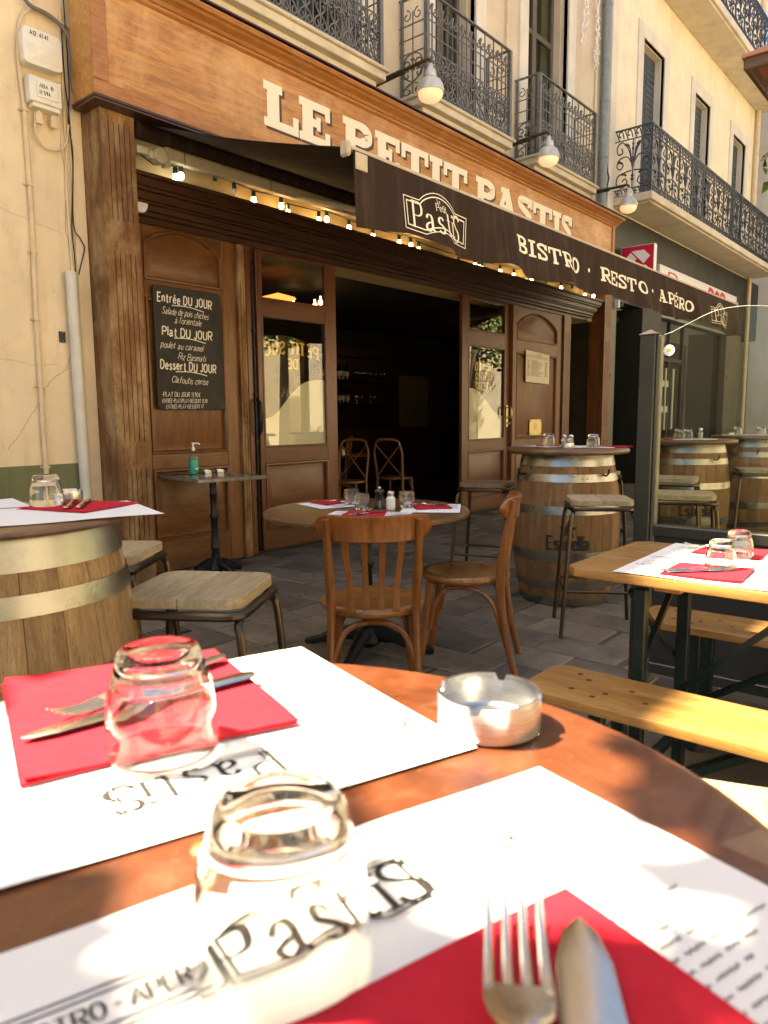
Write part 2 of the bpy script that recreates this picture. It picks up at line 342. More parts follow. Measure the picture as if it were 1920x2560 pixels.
def link(name, me, mat, parent=None, world=True, **kw):
    o = bpy.data.objects.new(name, me); COL.objects.link(o)
    if mat and not me.materials: me.materials.append(MATS[mat])
    if parent is not None:
        o.parent = parent
        if world: o.matrix_parent_inverse = base_matrix(parent).inverted()
    for k, v in kw.items(): o[k] = v
    return o
def base_matrix(p):
    m = Matrix.Translation(p.location) @ p.rotation_euler.to_matrix().to_4x4() if p.type == 'EMPTY' else Matrix.Identity(4)
    return m
def P(name, b, mat, parent=None, bevel=0.0, world=True, smooth=True, ang=35, segs=1, **kw):
    return link(name, b.mesh(name, bevel, smooth, ang, segs), mat, parent, world, **kw)
def box(name, x0, x1, y0, y1, z0, z1, mat, parent=None, bevel=0.0, **kw):
    return P(name, B().box(x0, x1, y0, y1, z0, z1), mat, parent, bevel, **kw)
def T(name, label, cat, loc=(0, 0, 0), rz=0.0, group=None):
    o = bpy.data.objects.new(name, None); COL.objects.link(o); o.location = loc; o.rotation_euler = (0, 0, rz); o.empty_display_size = 0.1
    o['label'] = label; o['category'] = cat
    if group: o['group'] = group
    return o
def tag(o, label, cat, group=None):
    o['label'] = label; o['category'] = cat
    if group: o['group'] = group
    return o
def dup(root, loc, rz, label, group=None):
    r = root.copy(); COL.objects.link(r); r.location = loc; r.rotation_euler = (root.rotation_euler[0], root.rotation_euler[1], rz); r['label'] = label
    if group: r['group'] = group
    for ch in list(root.children):
        c = ch.copy(); COL.objects.link(c); c.parent = r
        for g in list(ch.children):
            d = g.copy(); COL.objects.link(d); d.parent = c
    return r
def cat_rom(pts, n=6, closed=False):
    pts = [Vector(p) for p in pts]; out = []; m = len(pts)
    rng = range(m) if closed else range(m-1)
    for i in rng:
        p1 = pts[i]; p2 = pts[(i+1) % m]
        p0 = pts[i-1] if (closed or i > 0) else p1*2-p2
        p3 = pts[(i+2) % m] if (closed or i < m-2) else p2*2-p1
        for k in range(n):
            t = k/n
            out.append(0.5*((2*p1)+(p2-p0)*t+(2*p0-5*p1+4*p2-p3)*t*t+(3*p1-p0-3*p2+p3)*t**3))
    if not closed: out.append(pts[-1])
    return out
# ------------------------------------------------------------------ lettering
ST = {'A':'0,0 3.5,10 7,0;1.3,3.6 5.7,3.6','B':'0,0 0,10;~0,10 3.5,10 5.6,9 5.6,6.4 3.5,5.3 0,5.3;~0,5.3 4,5.2 6.3,4 6.3,1.3 4,0 0,0',
'C':'~6.3,8 4.8,9.7 3,10 .8,8.3 0,5 .8,1.7 3,0 4.8,.3 6.3,2','D':'0,0 0,10;~0,10 3,10 5.5,8.5 6.5,5 5.5,1.5 3,0 0,0','E':'5.5,10 0,10 0,0 5.5,0;0,5.2 4.4,5.2',
'I':'0,0 0,10','J':'~4,10 4,3 3.2,.6 1.5,0 0,1.6','L':'0,10 0,0 5,0','N':'0,0 0,10 6,0 6,10','O':'~3.3,10 .9,8.5 0,5 .9,1.5 3.3,0 5.7,1.5 6.6,5 5.7,8.5 3.3,10',
'P':'0,0 0,10;~0,10 3.5,10 5.8,8.8 5.8,6 3.5,4.7 0,4.7','R':'0,0 0,10;~0,10 3.5,10 5.8,8.8 5.8,6 3.5,4.7 0,4.7;2.6,4.7 6,0','Q':'~3.3,10 .9,8.5 0,5 .9,1.5 3.3,0 5.7,1.5 6.6,5 5.7,8.5 3.3,10;4,2.5 6.8,-.6',
'S':'~5.6,8.4 4.2,9.8 2.6,10 .6,8.8 .4,7 2.4,5.4 4.4,4.5 5.8,3 5.4,1 3,0 1.3,.2 0,1.8','T':'0,10 6.4,10;3.2,10 3.2,0','U':'~0,10 0,3.5 .8,.9 3,0 5.2,.9 6,3.5 6,10',
'a':'~.4,5 1.5,6.4 3.2,6.3 4,5 4,3 4.1,1.2 5.2,0;~4,3.7 1.8,3.2 .2,2 .5,.4 2,0 4,1.5','b':'0,10 0,0;~0,4.6 2,6.5 4,5.5 4.6,3.2 4,.9 2.2,0 0,1.6','c':'~4.4,5.3 3,6.5 1,5.6 0,3.2 1,.8 3,0 4.6,1.2',
'd':'4.5,10 4.5,0;~4.5,4.6 2.6,6.5 .6,5.4 0,3.2 .6,.9 2.4,0 4.5,1.6','e':'~0,3.4 4.4,3.6 3.9,5.6 2.4,6.5 .7,5.5 0,3.2 .8,.8 2.6,0 4.6,1.3','f':'~4,9.2 2.8,10 1.8,8.6 1.8,0;0,6.2 3.6,6.2',
'h':'0,10 0,0;~0,4.4 1.6,6.3 3.4,6.2 4.2,4.6 4.2,0','i':'0,6.4 0,0;0,8.6 .1,9.2','l':'0,10 0,0','m':'0,6.4 0,0;~0,4.6 1.4,6.4 2.8,6 3.2,4.4 3.2,0;~3.2,4.6 4.6,6.4 6,6 6.4,4.4 6.4,0',
'n':'0,6.4 0,0;~0,4.4 1.6,6.3 3.4,6.2 4.2,4.6 4.2,0','o':'~2.4,6.5 .7,5.5 0,3.2 .7,.9 2.4,0 4.1,.9 4.8,3.2 4.1,5.5 2.4,6.5','p':'0,6.4 0,-3;~0,4.6 2,6.5 4,5.5 4.6,3.2 4,.9 2.2,0 0,1.6',
'q':'4.5,6.4 4.5,-3;~4.5,4.6 2.6,6.5 .6,5.4 0,3.2 .6,.9 2.4,0 4.5,1.6','r':'0,6.4 0,0;~0,4 1.2,6 2.6,6.4 3.4,6','s':'~3.6,5.4 2.2,6.5 .6,5.8 .6,4.2 2.2,3.3 3.7,2.3 3.5,.6 1.9,0 0,1','t':'~1.6,9 1.6,1.4 2.4,.1 3.8,.6;0,6.3 3.6,6.3',
'u':'~0,6.4 0,1.8 1.2,0 3,.4 4.2,2;4.2,6.4 4.2,0','z':'0,6.3 4,6.3 0,0 4.2,0','0':'~2.6,10 .6,8.4 0,5 .6,1.6 2.6,0 4.6,1.6 5.2,5 4.6,8.4 2.6,10','1':'0,8 1.8,10 1.8,0','2':'~0,8 1.4,9.9 3.6,9.6 4.4,7.4 2.6,3.8 0,0;0,0 4.8,0',
'4':'3.4,0 3.4,10 0,3 5,3','5':'4.4,10 .6,10 .3,5.8;~.3,5.8 2.6,6.4 4.6,4.6 4.4,1.6 2.4,0 0,1','7':'0,10 4.6,10 1.6,0','9':'~4.4,7 3.2,5 1.2,5.2 .3,7.4 1.4,9.7 3.4,9.6 4.5,7.4 4,3 2.4,0','+':'0,5 4,5;2,7 2,3','/':'0,-1 3.6,11',
',':'.4,.8 0,-1.4','.':'0,0 .1,.5','-':'0,4.6 2.4,4.6',"'":'.2,10 0,7.8','·':'0,4.4 .1,5','€':'~5,8.6 3.4,9.8 1.6,8.4 1,5 1.6,1.6 3.4,.2 5,1.4;0,6 3.6,6;0,4.2 3.4,4.2'}
ACC = {'é': ('e', '1.6,8 3.2,9.8'), 'É': ('E', '2,11.4 3.6,13.2'), 'à': ('a', '1.4,9.8 3,8')}
ST['À'] = ST['A']
def strokes(ch):
    acc = None
    if ch in ACC: ch, acc = ACC[ch]
    if ch not in ST: return []
    out = []
    for s in ST[ch].split(';')+([acc] if acc else []):
        sm = s.startswith('~'); pts = [tuple(float(k) for k in p.split(',')) for p in s.lstrip('~').split()]
        out.append([tuple(q)[:2] for q in cat_rom([(x, y, 0) for x, y in pts], 5)] if sm else pts)
    return out
def ribbon(pts, wfun):
    # 2-D ribbon with mitred joints; returns verts, quads
    n = len(pts); L = []; Rr = []
    for i in range(n):
        a = pts[max(i-1, 0)]; b = pts[min(i+1, n-1)]; p = pts[i]
        d1 = Vector((p[0]-a[0], p[1]-a[1])); d2 = Vector((b[0]-p[0], b[1]-p[1]))
        if d1.length < 1e-9: d1 = d2
        if d2.length < 1e-9: d2 = d1
        d1.normalize(); d2.normalize(); t = d1+d2
        t = t.normalized() if t.length > 0.05 else d1
        nn = Vector((-t.y, t.x)); c = max(0.45, nn.dot(Vector((-d1.y, d1.x))))
        w = wfun(t)/2/c; L.append((p[0]+nn.x*w, p[1]+nn.y*w)); Rr.append((p[0]-nn.x*w, p[1]-nn.y*w))
    return L+Rr, [(i, i+1, n+i+1, n+i) for i in range(n-1)]
def text2d(txt, h, w, contrast=1.0, serif=0.0, space=2.2, slant=0.0, jit=0.0, rnd=None, xs=1.0):
    # returns list of (verts2d, faces, layer) and total width; w = pen width in glyph units (cap = 10)
    res = []; x = 0.0; k = h/10; lay = 0
    rr = rnd or random
    for ch in txt:
        if ch == ' ': x += 4.2*xs; continue
        ss = strokes(ch)
        if not ss: continue
        wd = max(p[0] for s in ss for p in s)
        jy = rr.uniform(-jit, jit) if jit else 0; js = 1+(rr.uniform(-jit, jit)*0.06 if jit else 0)
        for s in ss:
            q = [(p[0]*xs*js+p[1]*slant, p[1]*js+jy) for p in s]
            wf = (lambda t: w) if contrast == 1 else (lambda t: w*(contrast+(1-contrast)*abs(t.y)))
            if len(q) == 2 and not serif:   # round-ish ends
                pass
            v, f = ribbon(q, wf); res.append(([((a+x)*k, b*k) for a, b in v], f, lay)); lay += 1
            if serif:
                for e, o in ((0, 1), (-1, -2)):
                    d = Vector((q[e][0]-q[o][0], q[e][1]-q[o][1]))
                    if abs(d.y) > abs(d.x)*1.2 and len(s) == 2:
                        v, f = ribbon([(q[e][0]-w*0.95, q[e][1]), (q[e][0]+w*0.95, q[e][1])], lambda t: serif)
                        res.append(([((a+x)*k, b*k) for a, b in v], f, lay)); lay += 1
        x += wd*xs+space
    return res, max(0, (x-space))*k
def put_text(b, t2d, f, step=0.00008):
    for v, fs, lay in t2d: b.add([f(p[0], p[1], lay*step) for p in v], fs)
def plane_map(o, ux, uy, n):
    o, ux, uy, n = Vector(o), Vector(ux), Vector(uy), Vector(n)
    return lambda a, b, c=0.0: tuple(o+ux*a+uy*b+n*c)
def front(x, y, z): return plane_map((x, y, z), (1, 0, 0), (0, 0, 1), (0, -1, 0))
def slab(ch, t=0.30, u=0.15, W=None):
    # slab-serif capital, height 1; returns list of (verts2d, faces)
    Wd = W or {'L': 1.05, 'E': 1.05, 'P': 1.1, 'T': 1.2, 'I': 0.62, 'A': 1.3, 'S': 1.0, 'B': 1.1, 'R': 1.2, 'O': 1.15}[ch]
    out = []; ov = min(0.1, t*0.45)
    def r(x0, y0, x1, y1): out.append(([(x0, y0), (x1, y0), (x1, y1), (x0, y1)], [(0, 1, 2, 3)]))
    def rb(pts, w1, w2):
        p = [tuple(q)[:2] for q in cat_rom([(x, y, 0) for x, y in pts], 7)]; v, f = ribbon(p, lambda tt: w1*abs(tt.y)+w2*(1-abs(tt.y))); out.append((v, f))
    if ch == 'I':
        r((Wd-t)/2, 0, (Wd+t)/2, 1); r(0, 0, Wd, u); r(0, 1-u, Wd, 1)
    elif ch == 'L':
        r(ov, 0, ov+t, 1); r(0, 1-u, 2*ov+t, 1); r(0, 0, Wd, u); r(Wd-0.17, 0, Wd, 0.42)
    elif ch == 'E':
        r(ov, 0, ov+t, 1); r(0, 0, Wd, u); r(0, 1-u, Wd, 1); r(ov, 0.5-u/2, Wd*0.68, 0.5+u/2)
        r(Wd-0.17, 0, Wd, 0.36); r(Wd-0.17, 0.64, Wd, 1); r(Wd*0.68-0.13, 0.34, Wd*0.68, 0.66)
    elif ch == 'T':
        r((Wd-t)/2, 0, (Wd+t)/2, 1); r(0, 1-u, Wd, 1); r(0, 0.6, 0.17, 1); r(Wd-0.17, 0.6, Wd, 1); r((Wd-t)/2-ov, 0, (Wd+t)/2+ov, u)
    elif ch in 'PRB':
        r(ov, 0, ov+t, 1); r(0, 0, 2*ov+t, u); r(0, 1-u, ov+t, 1)
        zb = 0.4 if ch != 'B' else 0.48; x1 = Wd-t*0.5-(0.12 if ch == 'R' else 0)-(0.08 if ch == 'B' else 0); m = (1+zb)/2
        rb([(ov+t*0.6, 1-u/2), ((ov+t+x1)/2, 1-u/2), (x1-0.03, 1-u/2-(1-zb)*0.16), (x1, m), (x1-0.03, zb+u/2+(1-zb)*0.16), ((ov+t+x1)/2, zb+u/2), (ov+t*0.6, zb+u/2)], t, u)
        if ch == 'B':
            x1 = Wd-t*0.5; zt = 0.52
            rb([(ov+t*0.6, zt-u/2), ((ov+t+x1)/2, zt-u/2), (x1-0.03, zt-u/2-zt*0.16), (x1, zt/2), (x1-0.03, u/2+zt*0.16), ((ov+t+x1)/2, u/2), (ov+t*0.6, u/2)], t, u); r(0, 0, ov+t, u)
        if ch == 'R':
            v, f = ribbon([(ov+t+0.12, zb+u*0.6), (Wd-t*0.55, 0.0)], lambda tt: t*0.95); out.append((v, f)); r(Wd-t*1.1, 0, Wd, u)
    elif ch == 'A':
        v, f = ribbon([(0.2, 0.02), (Wd*0.47, 0.98)], lambda tt: t*0.62); out.append((v, f)); v, f = ribbon([(Wd*0.47, 0.98), (Wd-0.27, 0.02)], lambda tt: t*1.05); out.append((v, f))
        r(0.3, 0.26, Wd-0.36, 0.26+u); r(0, 0, 0.46, u); r(Wd-0.55, 0, Wd, u); r(Wd*0.24, 1-u, Wd*0.62, 1)
    elif ch == 'S':
        k = t/2
        rb([(Wd-0.16, 0.72), (Wd-0.24, 0.88), (Wd*0.5, 1-u/2), (k+0.03, 0.86), (k, 0.7), (Wd*0.42, 0.55), (Wd*0.72, 0.42), (Wd-k, 0.29), (Wd-k-0.05, 0.13), (Wd*0.48, u/2), (0.22, 0.12), (0.14, 0.28)], t*0.85, t*0.62)
        r(Wd-0.17, 0.66, Wd, 1); r(0, 0, 0.17, 0.34)
    elif ch == 'O':
        c = [(Wd/2+(Wd/2-t/2)*math.cos(a), 0.5+(0.5-u/2)*math.sin(a)) for a in [2*PI*i/28 for i in range(29)]]
        v, f = ribbon(c, lambda tt: t*abs(tt.y)+u*(1-abs(tt.y))); out.append((v, f))
    return out, Wd
def letter_mesh(name, prims, f, depth=0.0):
    b = B()
    for i, (v, fs) in enumerate(prims):
        n = len(v); e = i*0.0004
        b.add([f(p[0], p[1], depth+e) for p in v], fs)
        if depth:
            # outer edges of this primitive
            cnt = {}
            for q in fs:
                for a, c in zip(q, q[1:]+q[:1]): cnt[frozenset((a, c))] = cnt.get(frozenset((a, c)), 0)+1
            for q in fs:
                for a, c in zip(q, q[1:]+q[:1]):
                    if cnt[frozenset((a, c))] == 1:
                        b.add([f(*v[a], 0), f(*v[c], 0), f(*v[c], depth+e), f(*v[a], depth+e)], [(0, 1, 2, 3)])
    me = bpy.data.meshes.new(name); me.from_pydata(b.v, [], b.f); me.update(); return me
# ================================================================== SETTING
g = box('street', -90, 110, -90, 90, -0.4, -0.012, 'street', kind='structure')
box('bounce_paving', -40, 40, -40, -1.6, -0.011, -0.004, 'pale_paving', kind='structure')  # unseen pale ground, added to bounce sunlight onto the shaded facade
pv = B().box(-8, 21, -1.5, 5.6, -0.3, -0.008)
pavement = P('pavement', pv, 'joint_sand', kind='structure')
pm_ = []
for k in range(4):
    rnd = random.Random(k); L_, W_ = 0.449, 0.279
    b = B(); b.prism([(-W_/2+rnd.uniform(0, .004), -L_/2), (W_/2, -L_/2+rnd.uniform(0, .004)), (W_/2-rnd.uniform(0, .004), L_/2), (-W_/2, L_/2-rnd.uniform(0, .004))], lambda x, y: (x, y, -0.05), lambda x, y: (x, y, 0.0))
    pm_.append(b.mesh('paver', 0.006)); pm_[-1].materials.append(MATS['paver'])
rp = random.Random(3); cnt = 0
for i in range(26):
    for j in range(-1, 9):
        x = 0.9+0.29*i; y = 1.35+0.46*j+(0.23 if i % 2 else 0)+rp.uniform(-.02, .02)
        if y < 0.9 or y > 5.0 or y < 0.42*x-0.9 or y > 0.6+1.75*x: continue
        cnt += 1
        if cnt > 300: break
        o = link('paver', pm_[rp.randrange(4)], None, pavement, False); o.location = (x, y, rp.uniform(-.003, .003)); o.rotation_euler = (rp.uniform(-.006, .006), rp.uniform(-.006, .006), rp.uniform(-.006, .006)+(PI if rp.random() < .5 else 0))

def wall(x0, x1, z0, z1, y0, y1, ops=()):
    xs = sorted({x0, x1, *[o[0] for o in ops], *[o[1] for o in ops]}); zs = sorted({z0, z1, *[o[2] for o in ops], *[o[3] for o in ops]}); b = B()
    for i in range(len(xs)-1):
        for j in range(len(zs)-1):
            cx = (xs[i]+xs[i+1])/2; cz = (zs[j]+zs[j+1])/2
            if any(o[0] < cx < o[1] and o[2] < cz < o[3] for o in ops): continue
            b.box(xs[i], xs[i+1], y0, y1, zs[j], zs[j+1])
    return b
# ------------------------------------------------------------------ left rendered house
YW = 5.12
lh = T('house', 'yellow rendered house wall with green painted base at the left edge', 'house', (0, 5.2, 0))
P('wall', wall(-14, 2.735, 0, 8.5, YW, 9.5, [(-1.2, -0.2, 3.9, 6.1), (-4.2, -3.2, 3.9, 6.1)]), 'plaster_yellow', lh, smooth=False)
box('painted_base', -14, 2.62, YW-0.014, YW-0.001, 0, 0.915, 'plaster_green', lh, 0.004)
box('roof_eave', -14.2, 2.74, YW-0.28, 9.8, 8.5, 8.62, 'tile_roof', lh, 0.01)
for x in (-1.2, -4.2):
    w_ = box('shutter', x+0.02, x+0.98, YW+0.12, YW+0.16, 3.92, 6.08, 'shutter_grey', lh, 0.005)
box('corner_strip', 2.672, 2.766, YW-0.02, YW+0.1, 0.3, 3.37, 'plaster_yellow', lh, 0.004)
# cracks and chips in the render (thin dark recess lines)
cr = B()
def crack(pts, w=0.0022):
    pts = [(x+random.uniform(-.006, .006), z+random.uniform(-.006, .006)) for x, z in pts]
    p = []
    for (a, b_) in zip(pts, pts[1:]):
        for k in range(6):
            t = k/6; p.append((a[0]+(b_[0]-a[0])*t+random.uniform(-.004, .004), a[1]+(b_[1]-a[1])*t+random.uniform(-.006, .006)))
    v, f = ribbon(p, lambda t: w); m_ = front(0, YW-0.0015, 0); cr.add([m_(*q) for q in v], f)
crack([(2.60, 1.72), (2.56, 1.6), (2.46, 1.52), (2.40, 1.45), (2.38, 1.38), (2.30, 1.28), (2.2, 1.12), (2.1, 1.02)])
crack([(2.63, 3.3), (2.62, 3.1), (2.645, 2.9), (2.63, 2.7), (2.61, 2.55), (2.64, 2.4)])
crack([(2.05, 2.62), (2.3, 2.58), (2.42, 2.55), (2.62, 2.52)], 0.0014); crack([(2.0, 1.66), (2.3, 1.6), (2.55, 1.61)], 0.0012); crack([(2.62, 1.5), (2.66, 1.35)], 0.002)
P('crack', cr, 'lamp_arm', lh, smooth=False)

# ------------------------------------------------------------------ restaurant building (upper wall, room behind)
YU = 5.05
rb_ = T('restaurant_building', 'cream rendered building with iron balconies above the wooden restaurant front', 'building', (7, 5.6, 0))
wins = [(4.10, 5.62, 4.45, 7.4), (6.86, 7.66, 4.45, 7.4), (8.88, 10.0, 4.45, 7.4)]
P('upper_wall', wall(2.74, 11.66, 3.40, 10.4, YU, YU+0.4, wins), 'plaster_cream', rb_, smooth=False)
P('lower_wall', wall(3.0, 11.98, 2.70, 3.40, 5.07, 5.45).box(2.74, 3.04, YW, 9.6, 0, 3.4), 'plaster_beam', rb_, smooth=False)
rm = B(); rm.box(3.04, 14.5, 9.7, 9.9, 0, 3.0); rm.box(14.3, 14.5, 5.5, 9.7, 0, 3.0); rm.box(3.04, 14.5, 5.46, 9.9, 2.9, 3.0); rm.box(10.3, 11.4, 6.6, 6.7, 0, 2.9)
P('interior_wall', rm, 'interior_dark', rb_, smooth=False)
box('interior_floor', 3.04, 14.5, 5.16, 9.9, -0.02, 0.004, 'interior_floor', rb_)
box('roof', 2.6, 11.8, 4.75, 12, 10.4, 10.55, 'tile_roof', rb_)
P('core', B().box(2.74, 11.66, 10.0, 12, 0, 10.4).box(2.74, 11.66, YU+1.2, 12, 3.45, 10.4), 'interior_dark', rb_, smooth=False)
for i, (a, c, z0, z1) in enumerate(wins):
    tr_ = B(); tr_.box(a-0.21, a, YU-0.03, YU+0.06, 4.40, 7.4); tr_.box(c, c+0.22, YU-0.03, YU+0.06, 4.40, 7.4); tr_.box(a-0.21, c+0.22, YU-0.031, YU+0.05, 7.4, 7.62)
    P('window_surround', tr_, 'stone_trim', rb_, 0.006)
    fr_ = B(); m0 = (a+c)/2
    for x0, x1 in ((a, a+0.07), (m0-0.05, m0+0.05), (c-0.07, c)): fr_.box(x0, x1, YU+0.20, YU+0.26, z0, z1)
    for zz in (z0, 5.15, 6.35, z1-0.07): fr_.box(a+0.071, m0-0.051, YU+0.205, YU+0.255, zz, zz+0.07); fr_.box(m0+0.051, c-0.071, YU+0.205, YU+0.255, zz, zz+0.07)
    wf = P('window_frame', fr_, 'curtain', rb_, 0.004)
    for x0, x1 in ((a+0.071, m0-0.051), (m0+0.051, c-0.071)):
        link('pane', B().box(x0, x1, YU+0.228, YU+0.232, z0+0.07, z1-0.07).mesh('pane'), 'pane_dark', wf)
    cu = B(); n_ = 60; vs = []
    for k in range(n_+1):
        x = a+0.05+(c-a-0.1)*k/n_; y = YU+0.40+0.035*math.sin(k*1.15)+0.012*math.sin(k*2.7)
        vs += [(x, y, z0), (x, y, z1)]
    cu.add(vs, [(2*k, 2*k+2, 2*k+3, 2*k+1) for k in range(n_)]); P('curtain', cu, 'curtain', rb_)
    P('reveal', B().box(a-0.003, a+0.02, YU+0.10, YU+1.2, z0, z1).box(c-0.02, c+0.003, YU+0.10, YU+1.2, z0, z1), 'plaster_cream', rb_, smooth=False)
# icicle light strands hanging near the drainpipe (unlit)
# ------------------------------------------------------------------ balconies of the restaurant building
def c_scroll(cx, cz, r, a0, turns, sgn, n=14):
    pts = []
    for i in range(n+1):
        t = i/n; a = a0+sgn*turns*2*PI*t; rr = r*(1-0.78*t); pts.append((cx+rr*math.cos(a), cz+rr*math.sin(a)))
    return pts
def iron_panel(b, f, w, z0, h, r=0.0085):
    # one lyre panel, width w, from z0 up height h ; f maps (u,z)->3D
    def tb(pts, rr=r): b.tube([f(*p) for p in pts], rr, 4, caps=False)
    m = w/2
    tb([tuple(q)[:2] for q in cat_rom([(0.012, z0+h*0.62, 0), (m*0.35, z0+h*0.9, 0), (m, z0+h*0.99, 0), (w-m*0.35, z0+h*0.9, 0), (w-0.012, z0+h*0.62, 0)], 4)])
    for s in (-1, 1):
        q = lambda u: m+s*u
        tb([(q(u), z) for u, z in [tuple(k)[:2] for k in cat_rom([(m-0.012, z0+h*0.62, 0), (m*0.55, z0+h*0.42, 0), (0.012, z0+h*0.30, 0), (m*0.55, z0+h*0.22, 0), (m*0.85, z0+h*0.1, 0), (m*0.5, z0+0.01, 0), (m*0.22, z0+h*0.09, 0), (m*0.45, z0+h*0.17, 0)], 4)]])
        tb([(q(u), z) for u, z in c_scroll(m*0.45, z0+h*0.74, m*0.42, -PI*0.6, 1.1, 1)])
        tb([(q(u), z) for u, z in c_scroll(m*0.5, z0+h*0.5, m*0.36, PI*0.6, 0.9, -1)])
    tb([(m, z0), (m, z0+h*0.98)]); tb([(m-0.02, z0+h*0.84), (m+0.02, z0+h*0.84)], r*1.6); tb([(m-0.022, z0+h*0.62), (m+0.022, z0+h*0.62)], r*2)
def balcony(name, x0, x1, yf, yb, zs, zr, parent):
    zb = zs+0.185; sl_ = B(); sl_.box(x0-0.06, x1+0.06, yf-0.02, yb, zs+0.06, zs+0.135); sl_.box(x0-0.09, x1+0.09, yf-0.05, yb, zs+0.135, zs+0.165)
    sl_.box(x0+0.0, x1-0.0, yf+0.05, yb, zs, zs+0.058); sl_.box(x0+0.04, x1-0.04, yf+0.1, yb, zs-0.05, zs-0.002)
    bal = P('balcony', sl_, 'slab_stone', parent, 0.008)
    def sub(nm, b, **kw): return P(nm, b, 'iron_grey', bal, 0.0, **kw)
    b = B(); b.box(x0-0.012, x1+0.012, yf-0.012, yf+0.022, zr-0.014, zr); b.box(x0-0.012, x0+0.022, yf+0.0221, yb, zr-0.014, zr); b.box(x1-0.022, x1+0.012, yf+0.0221, yb, zr-0.014, zr); sub('handrail', b)
    b = B(); b.box(x0+0.024, x1-0.024, yf-0.006, yf+0.012, zb, zb+0.016); b.box(x0, x0+0.016, yf+0.025, yb, zb, zb+0.016); b.box(x1-0.016, x1, yf+0.025, yb, zb, zb+0.016); sub('bottom_rail', b)
    for x in (x0, x1):
        sub('corner_post', B().box(x-0.022, x+0.022, yf-0.022, yf+0.022, zb-0.03, zr-0.015)); sub('wall_post', B().box(x-0.014, x+0.014, yb-0.05, yb-0.022, zb-0.03, zr-0.015))
    hz = [zb+0.42, zb+0.555, zb+0.69]
    for zz in hz:
        b = B(); b.box(x0+0.023, x1-0.023, yf-0.005, yf+0.005, zz-0.005, zz+0.005)
        for x in (x0, x1): b.box(x-0.005, x+0.005, yf+0.023, yb, zz-0.005, zz+0.005)
        sub('cross_bar', b)
    n = max(4, round((x1-x0)/0.178)); w = (x1-x0)/n
    for k in range(1, n): sub('bar', B().box(x0+k*w-0.005, x0+k*w+0.005, yf-0.006, yf+0.006, zb+0.017, zr-0.015))
    for k in range(n): sub('bar', B().box(x0+(k+.5)*w-0.005, x0+(k+.5)*w+0.005, yf-0.006, yf+0.006, hz[0], hz[2]+0.12)); 
    for x in (x0, x1): sub('bar', B().box(x-0.005, x+0.005, (yf+yb)/2-0.005, (yf+yb)/2+0.005, hz[0], hz[2]+0.12))
    b = B()
    for k in range(n):
        fm = lambda u, z, k=k: (x0+k*w+u, yf, z); iron_panel(b, fm, w, zb+0.016, 0.40)
        m = w/2
        for s in (-1, 1): b.tube([fm(m+s*u, z) for u, z in c_scroll(m*0.5, hz[2]+0.085, 0.042, PI*0.5, 1.05, s*-1 if s > 0 else 1)], 0.008, 4, caps=False)
        b.lathe([(0.0001, 0.02), (0.016, 0.012), (0.018, 0), (0.012, -0.016), (0.008, -0.03), (0.008, -0.05)], (x0+(k+.5)*w, yf, hz[2]+0.15), 6)
    for x in (x0, x1):
        fm = lambda u, z, x=x: (x, yf+0.03+u, z); ww = yb-yf-0.05
        iron_panel(b, fm, ww, zb+0.016, 0.40)
        for s in (-1, 1): b.tube([fm(ww/2+s*u, z) for u, z in c_scroll(ww*0.24, hz[2]+0.085, 0.06, PI*0.5, 1.05, 1)], 0.006, 4, caps=False)
    sub('scroll_work', b, kind='stuff')
    return bal
balcony('balcony', 3.62, 5.55, 4.70, YU, 4.31, 5.45, rb_)
balcony('balcony', 6.27, 7.88, 4.70, YU, 4.31, 5.45, rb_)
balcony('balcony', 8.60, 10.22, 4.70, YU, 4.31, 5.45, rb_)

# ------------------------------------------------------------------ timber shopfront
sf = T('timber_shopfront', 'varnished wooden restaurant front with glazed doors and fluted columns', 'shopfront', (7, 5.3, 0))
def fluted(name, x0, x1, yf, yb, z1, zones, n, mat, parent, z0=0.0, d=0.009):
    b = B().box(x0, x1, yf+d, yb, z0, z1); m = (x1-x0); e0 = x0+m*0.16; e1 = x1-m*0.08; pitch = (e1-e0)/n; gw = pitch*0.2
    zs = [z0]+[z for ab in sorted(zones) for z in ab]+[z1]
    for i in range(0, len(zs), 2): b.box(x0, x1, yf, yf+d+0.001, zs[i], zs[i+1])
    for a, c in zones:
        xs = [x0]
        for k in range(n): g0 = e0+k*pitch+(pitch-gw)/2; xs += [g0, g0+gw]
        xs.append(x1)
        for k in range(0, len(xs), 2): b.box(xs[k], xs[k+1], yf, yf+d+0.001, a, c)
    return P(name, b, mat, parent, smooth=False)
fluted('column', 2.768, 3.03, 4.86, 5.119, 3.378, [(2.62, 3.27), (1.06, 2.40), (0.30, 0.86)], 5, 'column_wood', sf)
fluted('column', 11.10, 11.34, 4.86, 5.119, 3.378, [(2.62, 3.27), (1.06, 2.40), (0.3, 0.86)], 4, 'panel_wood', sf)
fluted('pilaster', 4.064, 4.14, 5.05, 5.3, 2.69, [(0.3, 2.4)], 2, 'column_wood', sf)
fluted('pilaster', 10.06, 10.27, 5.02, 5.3, 2.69, [(0.3, 2.45)], 4, 'panel_wood', sf)
def outline(x0, x1, z0, z1, arch, i, n=14):
    x0 += i; x1 -= i; z0 += i
    if not arch: return [(x0, z0), (x1, z0), (x1, z1-i), (x0, z1-i)]
    c = (x1-x0)/2; R = (c*c+arch*arch)/(2*arch); cz = z1-i+arch-R; a = math.asin(c/R)
    return [(x0, z0), (x1, z0)]+[((x0+x1)/2+R*math.sin(a-2*a*k/n), cz+R*math.cos(a-2*a*k/n)) for k in range(n+1)]
